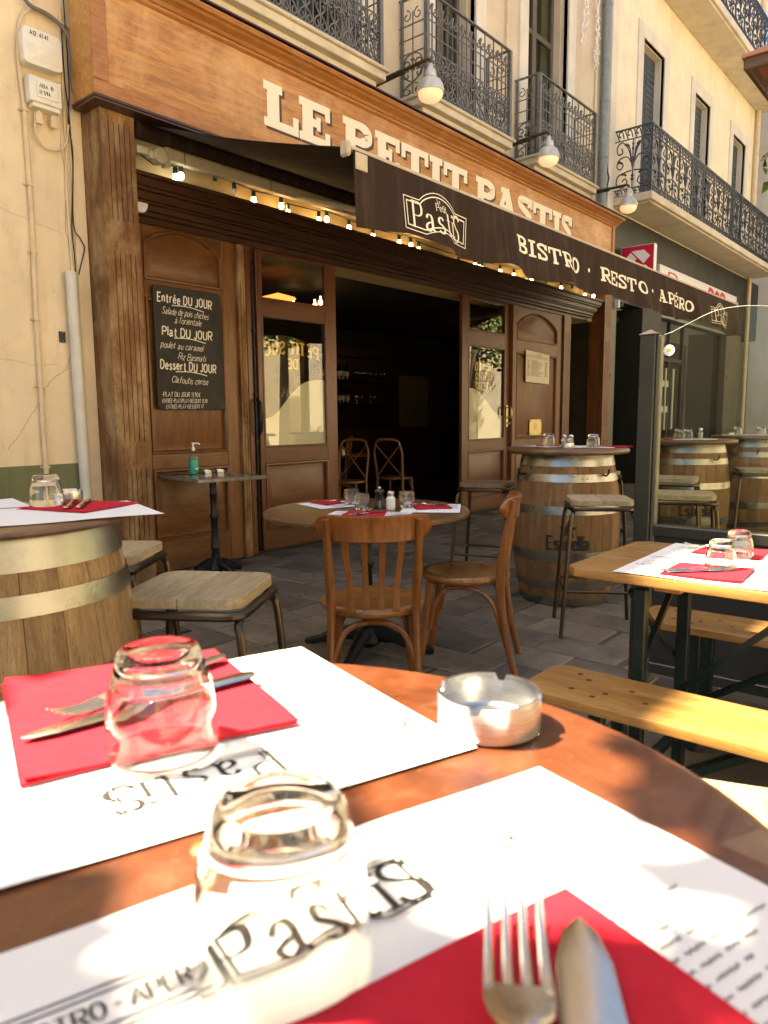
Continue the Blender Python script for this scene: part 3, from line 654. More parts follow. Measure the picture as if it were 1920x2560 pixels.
def panel(parent, x0, x1, z0, z1, y, mat, arch=0.0):
    prof = [(0, 0.0), (0.004, -0.012), (0.018, -0.015), (0.026, -0.004), (0.030, 0.022), (0.052, 0.022), (0.085, 0.007)]
    b = B(); L = [outline(x0, x1, z0, z1, arch, i) for i, _ in prof]; n = len(L[0]); vs = []; fs = []
    for (i, d), ol in zip(prof, L): vs += [(px, y+d, pz) for px, pz in ol]
    for k in range(len(prof)-1):
        for q in range(n): fs.append((k*n+q, k*n+(q+1) % n, (k+1)*n+(q+1) % n, (k+1)*n+q))
    fs.append(tuple(range((len(prof)-1)*n, len(prof)*n))); b.add(vs, fs)
    return P('panel', b, mat, parent, ang=25)
def board(name, x0, x1, z0, z1, y, mat, parent, th=0.035): return box(name, x0, x1, y, y+th, z0, z1, mat, parent, 0.003)
def arch_rail(x0, x1, zspr, arch, ztop, y, mat, parent, th=0.035):
    ol = outline(x0, x1, zspr-0.1, zspr, arch, 0)[2:]     # right spring .. left spring
    pts = [(x0, ztop), (x0, zspr)]+[p for p in reversed(ol)][1:-1]+[(x1, zspr), (x1, ztop)]
    b = B().prism(pts, lambda a, c: (a, y, c), lambda a, c: (a, y+th, c)); return P('top_rail', b, mat, parent, smooth=False)
# left panelling
pl = T('wall_panelling', 'arched wooden wall panelling carrying the chalkboard', 'panelling', (3.5, 5.1, 0))
Y1 = 5.08
board('stile', 3.03, 3.185, 0, 2.70, Y1, 'panel_wood', pl); board('stile', 3.925, 4.062, 0, 2.70, Y1, 'panel_wood', pl)
for z0, z1 in ((0, 0.25), (0.83, 0.95), (2.155, 2.29)): board('rail', 3.187, 3.923, z0, z1, Y1+0.001, 'panel_wood_h', pl)
arch_rail(3.187, 3.923, 2.575, 0.125, 2.70, Y1+0.001, 'panel_wood_h', pl)
panel(pl, 3.187, 3.923, 2.29, 2.575, Y1+0.004, 'panel_wood_h', 0.125); panel(pl, 3.187, 3.923, 0.95, 2.155, Y1+0.004, 'panel_wood'); panel(pl, 3.187, 3.923, 0.25, 0.83, Y1+0.004, 'panel_wood_h')
box('backing', 3.03, 4.06, 5.118, 5.30, 0, 2.7, 'beam_wood', pl)
# recess and bolt rod between panelling and leaf
box('recess', 4.142, 4.303, 5.20, 5.30, 0, 2.69, 'beam_wood', sf)
bd = B(); bd.tube([(4.272, 5.11, 0.05), (4.272, 5.11, 2.55)], 0.009, 8)
for zz in (0.5, 1.02, 1.44, 2.0): bd.lathe([(0.0001, .015), (.017, .012), (.017, -.012), (.0001, -.015)], (4.272, 5.11, zz), 10)
bd.tube([(4.272, 5.09, 1.40), (4.27, 5.055, 1.36), (4.27, 5.045, 1.25), (4.268, 5.05, 1.12), (4.27, 5.075, 1.08)], [.014, .02, .024, .02, .012], 10)
P('bolt_rod', bd, 'cast_iron', sf)
box('post', 4.205, 4.262, 5.12, 5.199, 0, 2.69, 'leaf_wood', sf, 0.004)
# glazed door leaves
def leaf(label, x0, x1, g0, g1, film, zt, zg0, zg1, zp0, zp1, tz0):
    y = 5.10; t = T('door_leaf', label, 'door', ((x0+x1)/2, y, 0))
    board('stile', x0, g0, 0.02, 2.74, y, 'leaf_wood', t, 0.045); board('stile', g1, x1, 0.02, 2.74, y, 'leaf_wood', t, 0.045)
    for z0, z1 in ((0.02, zp0), (zp1, zg0), (zg1, tz0), (zt, 2.74)): board('rail', g0+0.001, g1-0.001, z0, z1, y+0.001, 'leaf_wood_h', t, 0.043)
    panel(t, g0+0.001, g1-0.001, zp0, zp1, y+0.004, 'leaf_wood_h')
    for z0, z1 in ((zg0, zg1), (tz0, zt)):
        b = B()
        for a, c, e, f_ in ((g0, g0+.018, z0, z1), (g1-.018, g1, z0, z1), (g0+.0181, g1-.0181, z0, z0+.018), (g0+.0181, g1-.0181, z1-.018, z1)): b.box(a, c, y-0.006, y+0.02, e, f_)
        P('glazing_bead', b, 'leaf_wood_h', t, 0.003)
        p_ = link('pane', B().box(g0+.004, g1-.004, y+0.021, y+0.025, z0+.004, z1-.004).mesh('pane'), 'pane', t)
    fb = B().prism(film, lambda a, c: (a, y+0.0262, c), lambda a, c: (a, y+0.0268, c)); P('frosted_film', fb, 'frosted', t, smooth=False)
    return t
sm = lambda pts: [tuple(q)[:2] for q in cat_rom([(a, c, 0) for a, c in pts], 5)]
L1 = leaf('dark wooden door leaf with black bolt handle, left of the open doorway', 4.305, 5.31, 4.352, 5.17, [(4.36, 0.97), (5.162, 0.97)]+sm([(5.162, 1.595), (5.0, 1.59), (4.86, 1.55), (4.72, 1.455), (4.62, 1.36), (4.52, 1.27), (4.44, 1.235), (4.36, 1.225)]), 2.69, 0.962, 2.147, 0.205, 0.82, 2.28)
L2 = leaf('wooden door leaf with brass handle, right of the open doorway', 7.52, 8.64, 7.66, 8.53, [(7.668, 0.94), (8.522, 0.94)]+sm([(8.522, 1.235), (8.42, 1.25), (8.3, 1.30), (8.16, 1.40), (8.02, 1.50), (7.9, 1.56), (7.78, 1.585), (7.668, 1.585)]), 2.69, 0.93, 2.12, 0.20, 0.80, 2.29)
# gilt lettering on the inner side of the panes, seen reversed
def gilt(parent, txt, xc, zc, h, arc=0.0):
    t2, w_ = text2d(txt, h, 2.5, 0.6, 0.8, 3.0, xs=0.9); b = B()
    def f(a, c, e):
        u = (a-w_/2); return (xc-u, 5.1255+e*0.3, zc+c+arc*(1-(2*u/w_)**2))
    put_text(b, t2, f); P('gilt_lettering', b, 'gold_leaf', parent, smooth=False)
gilt(L1, 'PETIT SUC', 4.74, 1.79, 0.105, 0.035); gilt(L1, 'DE', 4.74, 1.69, 0.085)
gilt(L2, 'RESTO', 8.05, 1.80, 0.10, 0.03); gilt(L2, 'BISTRO', 8.05, 1.70, 0.085); gilt(L2, 'APERO', 8.05, 1.58, 0.09, -0.01)
hb = B().box(8.553, 8.603, 5.085, 5.0995, 1.09, 1.38); hb.tube([(8.578, 5.085, 1.35), (8.578, 5.03, 1.35), (8.578, 5.02, 1.30), (8.578, 5.02, 1.24), (8.578, 5.03, 1.215), (8.578, 5.085, 1.215)], 0.012, 8); hb.tube([(8.578, 5.085, 1.14), (8.60, 5.05, 1.14)], 0.012, 8)
P('handle', hb, 'brass', L2, 0.002)
# right panelled door
rd = T('panelled_door', 'arched panel wooden door holding the printed menu and brass plate', 'door', (9.3, 5.05, 0))
Y2 = 5.05
board('stile', 8.645, 8.74, 0.02, 2.70, Y2, 'panel_wood', rd, 0.05); board('stile', 9.90, 10.04, 0.02, 2.70, Y2, 'panel_wood', rd, 0.05)
for z0, z1 in ((0.02, 0.2), (0.80, 0.92), (2.09, 2.25)): board('rail', 8.741, 9.899, z0, z1, Y2+0.001, 'panel_wood_h', rd, 0.048)
arch_rail(8.741, 9.899, 2.47, 0.175, 2.70, Y2+0.001, 'panel_wood_h', rd, 0.048)
panel(rd, 8.741, 9.899, 2.25, 2.47, Y2+0.004, 'panel_wood_h', 0.175); panel(rd, 8.741, 9.899, 0.92, 2.09, Y2+0.004, 'panel_wood'); panel(rd, 8.741, 9.899, 0.2, 0.80, Y2+0.004, 'panel_wood_h')
box('backing', 8.645, 10.05, 5.101, 5.3, 0.02, 2.7, 'beam_wood', rd)
# side corridor right of it
co = B().box(10.27, 11.12, 6.4, 6.5, 0, 2.9).box(11.122, 11.3, 5.125, 6.5, 0, 2.9).box(10.14, 10.27, 5.302, 6.4, 0, 2.9)
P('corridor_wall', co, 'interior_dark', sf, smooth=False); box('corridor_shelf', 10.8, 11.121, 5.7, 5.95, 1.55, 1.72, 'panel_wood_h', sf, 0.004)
# stepped cornice beam above the doors
bm_ = B()
for z0, z1, y in ((2.69, 2.735, 5.03), (2.735, 2.765, 4.99), (2.765, 2.81, 4.965), (2.81, 2.83, 4.945), (2.83, 2.89, 4.93), (2.89, 2.915, 4.905), (2.915, 2.975, 4.885), (2.975, 3.005, 4.865)):
    bm_.box(3.031, 11.05-(y-4.865)*1.2, y, 5.069, z0+0.0005, z1-0.0005)
P('cornice_beam', bm_, 'beam_wood', sf, 0.004)
# ------------------------------------------------------------------ fascia sign
sg = T('fascia_sign', 'long orange wooden fascia sign lettered LE PETIT PASTIS', 'sign', (7, 4.9, 3.38))
sb = B().box(2.69, 11.15, 4.775, 5.049, 3.385, 4.12); P('board', sb, 'sign_board', sg, 0.003)
YS = 4.765
fb = B()
fb.box(2.685, 11.155, 4.757, 4.774, 3.378, 3.470); fb.box(2.685, 2.80, 4.758, 4.774, 3.4705, 4.10); fb.box(11.07, 11.155, 4.758, 4.774, 3.4705, 4.10)
P('frame', fb, 'sign_frame', sg, 0.006)
P('bottom_moulding', B().box(2.675, 11.165, 4.745, 5.05, 3.358, 3.377).box(2.68, 11.16, 4.75, 5.05, 3.34, 3.357), 'beam_wood', sg, 0.003)
cn = B(); prof = [(4.774, 4.075), (4.755, 4.09), (4.75, 4.105), (4.735, 4.11), (4.72, 4.13), (4.68, 4.15), (4.665, 4.165), (4.64, 4.17), (4.625, 4.19), (4.625, 4.20), (5.049, 4.215), (5.049, 4.075)]
cn.prism(prof, lambda a, c: (2.66-(4.775-a)*0.3, a, c), lambda a, c: (11.18+(4.775-a)*0.3, a, c)); P('cornice', cn, 'sign_frame', sg, smooth=False)
P('cornice_cap', B().box(2.62, 11.24, 4.612, 5.049, 4.2155, 4.228), 'beam_wood', sg)
LET = [('L', 4.165, 4.547), ('E', 4.558, 4.931), ('P', 5.10, 5.50), ('E', 5.545, 5.915), ('T', 5.945, 6.39), ('I', 6.415, 6.64), ('T', 6.665, 7.115), ('P', 7.294, 7.70), ('A', 7.72, 8.21), ('S', 8.23, 8.60), ('T', 8.62, 9.13), ('I', 9.155, 9.39), ('S', 9.41, 9.715)]
for ch, xa, xb in LET:
    pr, W_ = slab(ch, 0.36, 0.19); k = (xb-xa)/W_; hz = 0.345
    fm = lambda a, c, e, xa=xa, k=k: (xa+a*k, 4.7745-e, 3.60+c*hz)
    lo = link('letter', letter_mesh('letter', pr, fm, 0.003), 'cream_paint', sg)
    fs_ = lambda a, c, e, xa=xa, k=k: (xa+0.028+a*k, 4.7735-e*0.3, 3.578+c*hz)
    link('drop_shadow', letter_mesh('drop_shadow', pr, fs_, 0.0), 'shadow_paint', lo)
# ------------------------------------------------------------------ awning
aw = T('awning', 'dark brown retractable awning lettered BISTRO RESTO APERO over the terrace', 'awning', (7, 4.95, 3.2))
P('cassette', B().box(3.30, 11.06, 4.87, 4.93, 3.13, 3.215).box(3.30, 11.06, 4.885, 4.925, 3.217, 3.23), 'cassette', aw, 0.006)
b = B().tube([(3.06, 4.93, 3.30), (11.08, 4.93, 3.30)], 0.062, 14); P('fabric_roll', b, 'awning_fabric', aw)
b = B().box(3.05, 3.14, 4.86, 4.93, 3.12, 3.17).box(3.14, 3.22, 4.85, 4.90, 3.10, 3.155); b.tube([(3.22, 4.82, 3.13), (3.22, 4.90, 3.13)], 0.055, 18); b.box(3.26, 3.31, 4.84, 4.90, 3.07, 3.15)
P('end_bracket', b, 'cassette', aw, 0.004)
for x in (3.45, 4.3, 5.2, 6.1, 7.0, 8.0, 9.0, 10.0):
    P('strap', B().box(x, x+0.006, 4.868, 4.8695, 3.13, 3.215), 'cable_black', aw)
NX, NY = 40, 12; vs = []
def xl(t): return 3.09+(3.135-3.09)*t
def xr(t): return 11.06+(10.80-11.06)*t
for j in range(NY+1):
    t = j/NY
    for i in range(NX+1):
        s = i/NX; x = xl(t)+(xr(t)-xl(t))*s; y = 4.88+(2.885-4.88)*t; z = 3.335+(2.715-3.335)*t-0.05*math.sin(PI*t)*(0.6+0.4*math.sin(s*17))
        vs.append((x, y, z))
b = B().add(vs, [(j*(NX+1)+i, j*(NX+1)+i+1, (j+1)*(NX+1)+i+1, (j+1)*(NX+1)+i) for j in range(NY) for i in range(NX)]); P('canopy', b, 'awning_fabric', aw)
P('front_bar', B().box(3.125, 10.81, 2.864, 2.90, 2.697, 2.722), 'awning_white', aw, 0.008)
for x in (3.09, 10.80): P('end_cap', B().box(x, x+0.035, 2.855, 2.925, 2.66, 2.74), 'awning_white', aw, 0.012)
P('clip', B().box(3.15, 3.25, 2.852, 2.8605, 2.60, 2.69), 'awning_white', aw, 0.003)
rv_ = random.Random(5); ph = [rv_.uniform(0, 6) for _ in range(6)]
def yv(x, t):   # valance fold offset, t 0 top .. 1 bottom
    return 2.868-0.0035-t*min(1.0, 0.15+max(0.0, x-3.14)/0.9)*(0.035*math.sin(x*3.1+ph[0])+0.028*math.sin(x*7.3+ph[1])+0.016*math.sin(x*15+ph[2])+0.05)
def zbot(x): return 2.292+0.018*math.sin(x*2.3+ph[3])+0.014*math.sin(x*6.1+ph[4])+(0.03*max(0, 1-abs(x-4.75)/0.25))
NX, NY = 220, 8; vs = []
for j in range(NY+1):
    t = j/NY
    for i in range(NX+1): x = 3.14+(10.80-3.14)*i/NX; vs.append((x, yv(x, t), 2.70+(zbot(x)-2.70)*t))
b = B().add(vs, [(j*(NX+1)+i, j*(NX+1)+i+1, (j+1)*(NX+1)+i+1, (j+1)*(NX+1)+i) for j in range(NY) for i in range(NX)]); val = P('valance', b, 'awning_fabric', aw)
vm = lambda x, z, e: (x, yv(x, (2.70-z)/(2.70-zbot(x)))-0.0025-e, z)
for txt, xa, xb, za, zb_ in (('BISTRO', 4.88, 5.96, 2.432, 2.558), ('RESTO', 6.38, 7.385, 2.424, 2.548), ('APERO', 7.835, 8.91, 2.415, 2.54)):
    tot = sum(slab(c, 0.25, 0.13)[1] for c in txt)+0.16*(len(txt)-1); k = (xb-xa)/tot; x = xa
    for q, c in enumerate(txt):
        pr, W_ = slab(c, 0.25, 0.13)
        if txt == 'APERO' and q == 2: pr.append(([(0.42, 1.07), (0.58, 1.07), (0.82, 1.27), (0.60, 1.27)], [(0, 1, 2, 3)]))
        dr = -0.012*(q/5)
        link('letter', letter_mesh('letter', pr, lambda a, c_, e, x=x, dr=dr: vm(x+a*k, za+dr+c_*(zb_-za), e)), 'cream_paint', val); x += (W_+0.16)*k
for xd in (6.17, 7.61):
    b = B().add([vm(xd+0.022*math.cos(a), 2.487+0.018*math.sin(a), 0) for a in [2*PI*i/16 for i in range(16)]], [tuple(range(16))]); P('dot', b, 'cream_paint', val, smooth=False)
def logo_lines(W, Hh, lw=1.0):
    def fr(i):
        x0, x1 = i, W-i; top = Hh*0.74-i; bot = Hh*0.10+i
        pts = [(x0, bot), (x0, top), (W*0.22, top)]
        pts += [(W*0.22+(W*0.56)*k/10, top+(Hh*0.26)*math.sin(PI*k/10)**0.8) for k in range(1, 10)]
        pts += [(W*0.78, top), (x1, top), (x1, bot), (W*0.72, bot-Hh*0.02)]
        pts += [(W*0.72-(W*0.44)*k/8, bot-Hh*0.02+Hh*0.12*math.sin(PI*k/8)) for k in range(1, 8)]+[(W*0.28, bot-Hh*0.02), (x0, bot)]
        return pts
    return [ribbon(fr(0), lambda t: W*0.008*lw), ribbon(fr(W*0.035), lambda t: W*0.011*lw)]
def logo(W, Hh, wt=1.0, lw=1.0):
    out = [(v, f, 40+i) for i, (v, f) in enumerate(logo_lines(W, Hh, lw))]
    def line(txt, h, xc, z0, w, xs=0.9, cap=None):
        t2, w_ = text2d(txt, h, w, 0.35, 0.55, 1.7, xs=xs)
        return [([(a+xc-w_/2, c+z0) for a, c in v], f, l) for v, f, l in t2]
    out += line('Le', Hh*0.09, W*0.5, Hh*0.80, 1.4); out += line('Petit', Hh*0.15, W*0.53, Hh*0.64, 1.3)
    t2, w_ = text2d('Pasti', Hh*0.52, 1.25*wt, 0.25, 0.35, 2.5, xs=0.88); s2, ws = text2d('S', Hh*0.55, 1.3*wt, 0.25, 0, xs=0.9); tot = w_+ws+Hh*0.08; x0 = (W-tot)/2
    out += [([(a+x0, c+Hh*0.17) for a, c in v], f, l) for v, f, l in t2]+[([(a+x0+w_+Hh*0.08, c+Hh*0.15) for a, c in v], f, l) for v, f, l in s2]
    return out
for xa, xb in ((3.555, 4.26), (9.585, 10.385)):
    b = B(); put_text(b, logo(xb-xa, 0.30), lambda a, c, e: vm(xa+a, 2.325+c, e)); P('emblem', b, 'cream_paint', val, smooth=False)
for xa in (4.6, 9.6):
    b = B().tube([(xa, 4.9, 3.15), (xa+1.15, 3.95, 2.93), (xa+0.2, 2.93, 2.70)], 0.026, 8); P('folding_arm', b, 'cassette', aw)
# ------------------------------------------------------------------ festoon lights
fl = T('festoon_lights', 'string of warm bulbs in green sockets under the awning box', 'light string', (7, 4.95, 3.12))
BU = [(3.395, 3.039, 2), (3.451, 3.064, 2), (3.779, 3.088, 0), (3.949, 3.055, 3), (4.16, 3.039, 1), (4.48, 3.062, 1), (4.545, 3.017, 1), (4.935, 3.034, 1), (5.052, 3.063, 1), (5.318, 3.029, 1), (5.701, 3.026, 1), (6.073, 3.023, 1), (6.293, 3.037, 1), (6.455, 3.024, 1), (7.212, 2.995, 1), (7.493, 3.006, 1), (7.60, 3.004, 1), (7.68, 3.001, 1), (8.083, 3.021, 1), (8.454, 3.03, 1), (8.834, 3.10, 1), (8.86, 3.03, 1), (9.332, 3.03, 3), (9.728, 3.03, 1), (10.1, 3.05, 0), (10.531, 3.03, 1), (10.82, 3.05, 1)]
bme = B().lathe([(0.0001, -0.03), (0.012, -0.027), (0.0205, -0.016), (0.0225, 0), (0.018, 0.015), (0.012, 0.026)], (0, 0, 0), 12).mesh('bulb'); bm2 = bme.copy(); bm3 = bme.copy()
bme.materials.append(MATS['bulb_lit']); bm2.materials.append(MATS['bulb_cool']); bm3.materials.append(MATS['salt_white'])
sme = B().lathe([(0.0165, 0.0), (0.018, 0.012), (0.018, 0.045), (0.010, 0.052), (0.0001, 0.053)], (0, 0, 0.022), 10).mesh('socket'); sme.materials.append(MATS['socket_green'])
pts = []
for x, z, kk in BU:
    y = 4.93+0.02*math.sin(x*9)
    s_ = link('socket', sme, None, fl, False); s_.location = (x-7, y-4.95, z-3.12)
    if kk: o = link('bulb', {1: bme, 2: bm2, 3: bm3}[kk], None, fl, False); o.location = (x-7, y-4.95, z-3.12)
    pts.append((x, y, z+0.075))
cb = B(); cb.tube([(3.1, 4.9, 3.12), (3.2, 4.9, 3.08), (3.3, 4.92, 3.13)]+pts, 0.005, 5); P('cable', cb, 'cable_black', fl)
# ------------------------------------------------------------------ sign lamps
def sign_lamp(tip, basep, label):
    t = T('sign_lamp', label, 'lamp', basep, group='lamps over the fascia sign'); tip = Vector(tip); bp = Vector(basep)
    x, y, z = tip; y -= 0.03
    a = B(); a.box(bp.x-0.035, bp.x+0.035, bp.y-0.02, bp.y, bp.z-0.07, bp.z+0.07)
    d_ = tip-bp
    for dz, rr in ((0.012, 0.012), (-0.022, 0.012)): a.tube([bp+Vector((0, 0, dz)), bp+d_*0.62+Vector((0, 0, dz))], rr, 6)
    a.tube([bp+d_*0.05, tip-d_*0.03, tip, Vector((x, y, z-0.02)), Vector((x, y, z-0.07))], 0.017, 8); P('arm', a, 'lamp_arm', t)
    s = B().lathe([(0.018, 0.0), (0.024, -0.02), (0.03, -0.045), (0.05, -0.06), (0.056, -0.10), (0.050, -0.112), (0.066, -0.125), (0.098, -0.15), (0.119, -0.19), (0.128, -0.235), (0.130, -0.25), (0.118, -0.25), (0.11, -0.215), (0.08, -0.16), (0.02, -0.13)], (x, y, z-0.05), 26); P('shade', s, 'lamp_enamel', t, ang=50)
    g = B().lathe([(0.116, 0), (0.112, -0.03), (0.09, -0.062), (0.05, -0.082), (0.0001, -0.09)], (x, y, z-0.30), 24); P('lens', g, 'lamp_lit', t)
sign_lamp((5.752, 4.3, 4.50), (5.82, 5.05, 4.50), 'bell shaped sign lamp hanging above the letter P of PETIT')
sign_lamp((8.051, 4.3, 4.50), (8.22, 5.05, 4.53), 'bell shaped sign lamp hanging in front of the third balcony')
sign_lamp((10.43, 4.3, 4.455), (10.60, 5.05, 4.50), 'bell shaped sign lamp at the right end of the wooden sign')
# ------------------------------------------------------------------ drainpipe between the houses
dp = T('drainpipe', 'grey green metal drainpipe between the cream and yellow houses', 'drainpipe', (11.1, 4.97, 4.2))
P('pipe', B().tube([(11.12, 4.97, 4.23), (11.12, 4.97, 10.3)], 0.062, 14), 'zinc', dp)
for z in (5.15, 5.95, 7.3): P('collar', B().lathe([(0.063, -.018), (0.07, -.015), (0.07, .015), (0.063, .018)], (11.12, 4.97, z), 14), 'zinc', dp)
tag(P('wall_cable', B().tube([(11.3, 5.03, 10), (11.31, 5.02, 6.5), (11.3, 5.03, 5.4), (11.36, 5.0, 5.0), (11.42, 5.0, 4.92), (11.36, 5.0, 4.8), (11.33, 5.02, 4.4), (11.32, 5.02, 4.25)], 0.012, 6), 'cable_black'), 'black cable running down the wall beside the grey drainpipe', 'cable')
tag(P('wall_cable', B().tube([(10.93, 5.03, 10), (10.92, 5.02, 6.5), (10.9, 5.03, 5.2), (10.9, 5.02, 4.3)], 0.014, 6).tube([(8.36, 5.03, 9), (8.35, 5.02, 6), (8.36, 5.03, 4.3)], 0.012, 6), 'pvc_cream'), 'cream cable conduit on the upper wall between the balconies', 'cable')
ic = B(); ri = random.Random(9)
for x0, z1, z0 in ((10.38, 8.0, 6.55), (10.5, 8.0, 6.75), (10.80, 8.0, 6.36), (10.86, 8.0, 6.45)):
    z = z1; p = [(x0, 5.0, z)]
    while z > z0: z -= 0.06; p.append((x0+ri.uniform(-.02, .02), 5.0+ri.uniform(-.02, .01), z)); ic.tube([p[-1], (p[-1][0]+ri.uniform(-.09, .09), 5.0-ri.uniform(0, .03), z-ri.uniform(0, .06))], 0.007, 4)
    ic.tube(p, 0.008, 4)
tag(P('icicle_lights', ic, 'plastic_white'), 'unlit white icicle light strands hanging beside the drainpipe', 'light string')
# ------------------------------------------------------------------ utility boxes and cables on the left wall
def rbox2d(x0, x1, z0, z1, r, n=4):
    pts = []
    for cx, cz, a0 in ((x1-r, z0+r, -PI/2), (x1-r, z1-r, 0), (x0+r, z1-r, PI/2), (x0+r, z0+r, PI)):
        pts += [(cx+r*math.cos(a0+PI/2*k/n), cz+r*math.sin(a0+PI/2*k/n)) for k in range(n+1)]
    return pts
u1 = T('meter_box', 'upper white plastic meter box marked A12 4141 on the yellow wall', 'meter box', (2.48, 5.1, 3.64))
P('body', B().prism(rbox2d(2.362, 2.61, 3.545, 3.755, 0.03), lambda a, c: (a, 5.119, c), lambda a, c: (a, 5.05, c)), 'box_white', u1, 0.004)
lid = P('lid', B().prism(rbox2d(2.354, 2.613, 3.537, 3.763, 0.035), lambda a, c: (a, 5.049, c), lambda a, c: (a, 5.018, c)), 'box_white', u1, 0.012, segs=2)
rg = B()
for k in range(9): z = 3.57+k*0.011; rg.box(2.40+k*0.018, 2.585, 5.0150, 5.0178, z, z+0.004)
for k in range(6): z = 3.605+k*0.011; rg.box(2.385, 2.45-k*0.004, 5.0152, 5.0179, z, z+0.003)
P('rib', rg, 'box_white', lid)
b = B(); put_text(b, text2d('A12  41 41', 0.026, 1.9, xs=0.8)[0], lambda a, c, e: (2.402+a, 5.0165-e, 3.716+c)); P('number', b, 'ink', lid, smooth=False)
u2 = T('junction_box', 'lower cream junction box marked N 594 below the meter box', 'junction box', (2.48, 5.1, 3.39))
P('body', B().prism(rbox2d(2.385, 2.60, 3.315, 3.475, 0.008), lambda a, c: (a, 5.119, c), lambda a, c: (a, 5.03, c)), 'box_white', u2, 0.006)
P('lid', B().box(2.43, 2.575, 5.022, 5.0295, 3.345, 3.45), 'box_white', u2, 0.004)
P('foot', B().box(2.405, 2.59, 5.04, 5.118, 3.285, 3.314), 'box_white', u2, 0.004)
b = B(); put_text(b, text2d('ABA  B', 0.024, 2.2, 0.4, 0, 3, xs=0.8)[0], lambda a, c, e: (2.447+a, 5.0212-e, 3.408+c)); put_text(b, text2d('N 594', 0.024, 2.2, 0.4, 0, 3, xs=0.8)[0], lambda a, c, e: (2.447+a, 5.0212-e, 3.366+c)); P('number', b, 'ink', u2, smooth=False)
for x in (2.43, 2.53): P('cable_gland', B().prism([(x, 3.19), (x+0.045, 3.19), (x+0.045, 3.255), (x+0.03, 3.275), (x+0.015, 3.275), (x, 3.255)], lambda a, c: (a, 5.06, c), lambda a, c: (a, 5.085, c)), 'pvc_cream', u2, 0.003)
def wire(name, pts, r, mat, label, y=5.10, cat='cable', n=6):
    p = [(x, y+(0.0 if len(q) < 1 else q[0]), z) for x, z, *q in [(*k, ) if len(k) > 2 else (k[0], k[1], 0.0) for k in pts]]
    return tag(P(name, B().tube(cat_rom(p, n), r, 8), mat), label, cat)
wire('conduit', [(2.733, 3.897), (2.541, 3.916), (2.449, 3.904), (2.384, 3.818), (2.357, 3.649), (2.358, 3.461), (2.371, 3.284)], 0.011, 'pvc_cream', 'thin cream cable arching over the upper meter box')
pc = T('conduit', 'straight cream conduit pipe clipped to the yellow wall', 'conduit', (2.36, 5.1, 0.6))
P('pipe', B().tube([(2.371, 5.10, 3.29), (2.374, 5.10, 2.6), (2.357, 5.10, 1.91), (2.354, 5.10, 1.45), (2.353, 5.10, 0.55)], 0.017, 10), 'pvc_cream', pc)
for x, z in ((2.37, 3.26), (2.372, 2.79), (2.37, 2.355), (2.358, 1.907), (2.355, 1.457), (2.353, 0.9)):
    P('clip', B().box(x-0.022, x+0.022, 5.079, 5.119, z-0.008, z+0.008).tube([(x-0.03, 5.118, z), (x-0.03, 5.10, z)], 0.008, 6), 'pvc_cream', pc, 0.002)
wire('cable', [(2.35, 3.99), (2.403, 3.94), (2.451, 3.912), (2.552, 3.904), (2.654, 3.856), (2.701, 3.766), (2.699, 3.567), (2.70, 3.47)], 0.013, 'cable_grey', 'thick grey cable curving past the meter box to the wooden sign', 5.06)
wire('cable', [(2.677, 4.4), (2.681, 3.999), (2.684, 3.518), (2.664, 3.261), (2.682, 3.063), (2.655, 2.6), (2.70, 2.50), (2.727, 2.44), (2.70, 2.34), (2.672, 2.25)], 0.0042, 'cable_black', 'thin black cable bulging out above the white plastic trunking', 5.085)
wire('cable', [(2.655, 3.9), (2.659, 3.5), (2.672, 3.364), (2.678, 3.112), (2.679, 2.96), (2.65, 2.643), (2.645, 2.5), (2.652, 2.384), (2.65, 2.25)], 0.0042, 'cable_black', 'black cable hanging straight beside the junction box', 5.09)
wire('cable', [(2.435, 3.26), (2.432, 3.134), (2.478, 3.058), (2.573, 3.058), (2.637, 3.12), (2.662, 3.248)], 0.008, 'pvc_cream', 'cream cable looping below the junction box', 5.085)
wire('conduit', [(2.661, 4.0), (2.66, 3.728), (2.648, 3.456), (2.646, 3.095), (2.631, 2.796), (2.637, 2.372), (2.637, 2.24)], 0.009, 'pvc_cream', 'cream cable running down the wall corner into the trunking', 5.105, 'conduit')
tr_ = B().tube([(2.607, 5.07, 2.255), (2.612, 5.07, 1.6), (2.62, 5.07, 0.85), (2.625, 5.07, 0.0)], 0.040, 14)
tag(P('trunking', tr_, 'pvc_white'), 'white plastic cable trunking running up beside the wooden column', 'trunking')
pb = T('black_plate', 'small black screwed plate on the yellow wall', 'plate', (2.53, 5.11, 1.8))
P('plate', B().box(2.515, 2.56, 5.108, 5.1195, 1.77, 1.845), 'charcoal_plate', pb, 0.002)
for z in (1.78, 1.835): P('screw', B().lathe([(0.0001, 0), (0.004, 0), (0.004, 0.003)], (2.538, 5.106, z), 8), 'steel', pb)
tag(P('wall_siren', B().lathe([(0.0001, 0.0), (0.055, 0.0), (0.062, 0.012), (0.062, 0.05), (0.055, 0.058), (0.0001, 0.06)], (0, 0, 0), 20), 'plastic_white'), 'round white alarm siren under the wooden beam by the column', 'siren').location = (3.12, 5.02, 2.80)
bpy.data.objects['wall_siren'].rotation_euler = (PI/2, 0, 0)
sc_ = T('security_camera', 'small white dome security camera on the dark shop front', 'camera', (11.93, 5.0, 3.02))
P('bracket', B().box(11.86, 11.92, 4.96, 5.049, 2.99, 3.12), 'plastic_white', sc_, 0.01); P('dome', B().lathe([(0.0001, -.05), (0.035, -.035), (0.05, 0), (0.05, 0.03), (0.0001, 0.05)], (11.975, 4.98, 3.05), 16), 'charcoal_plate', sc_)
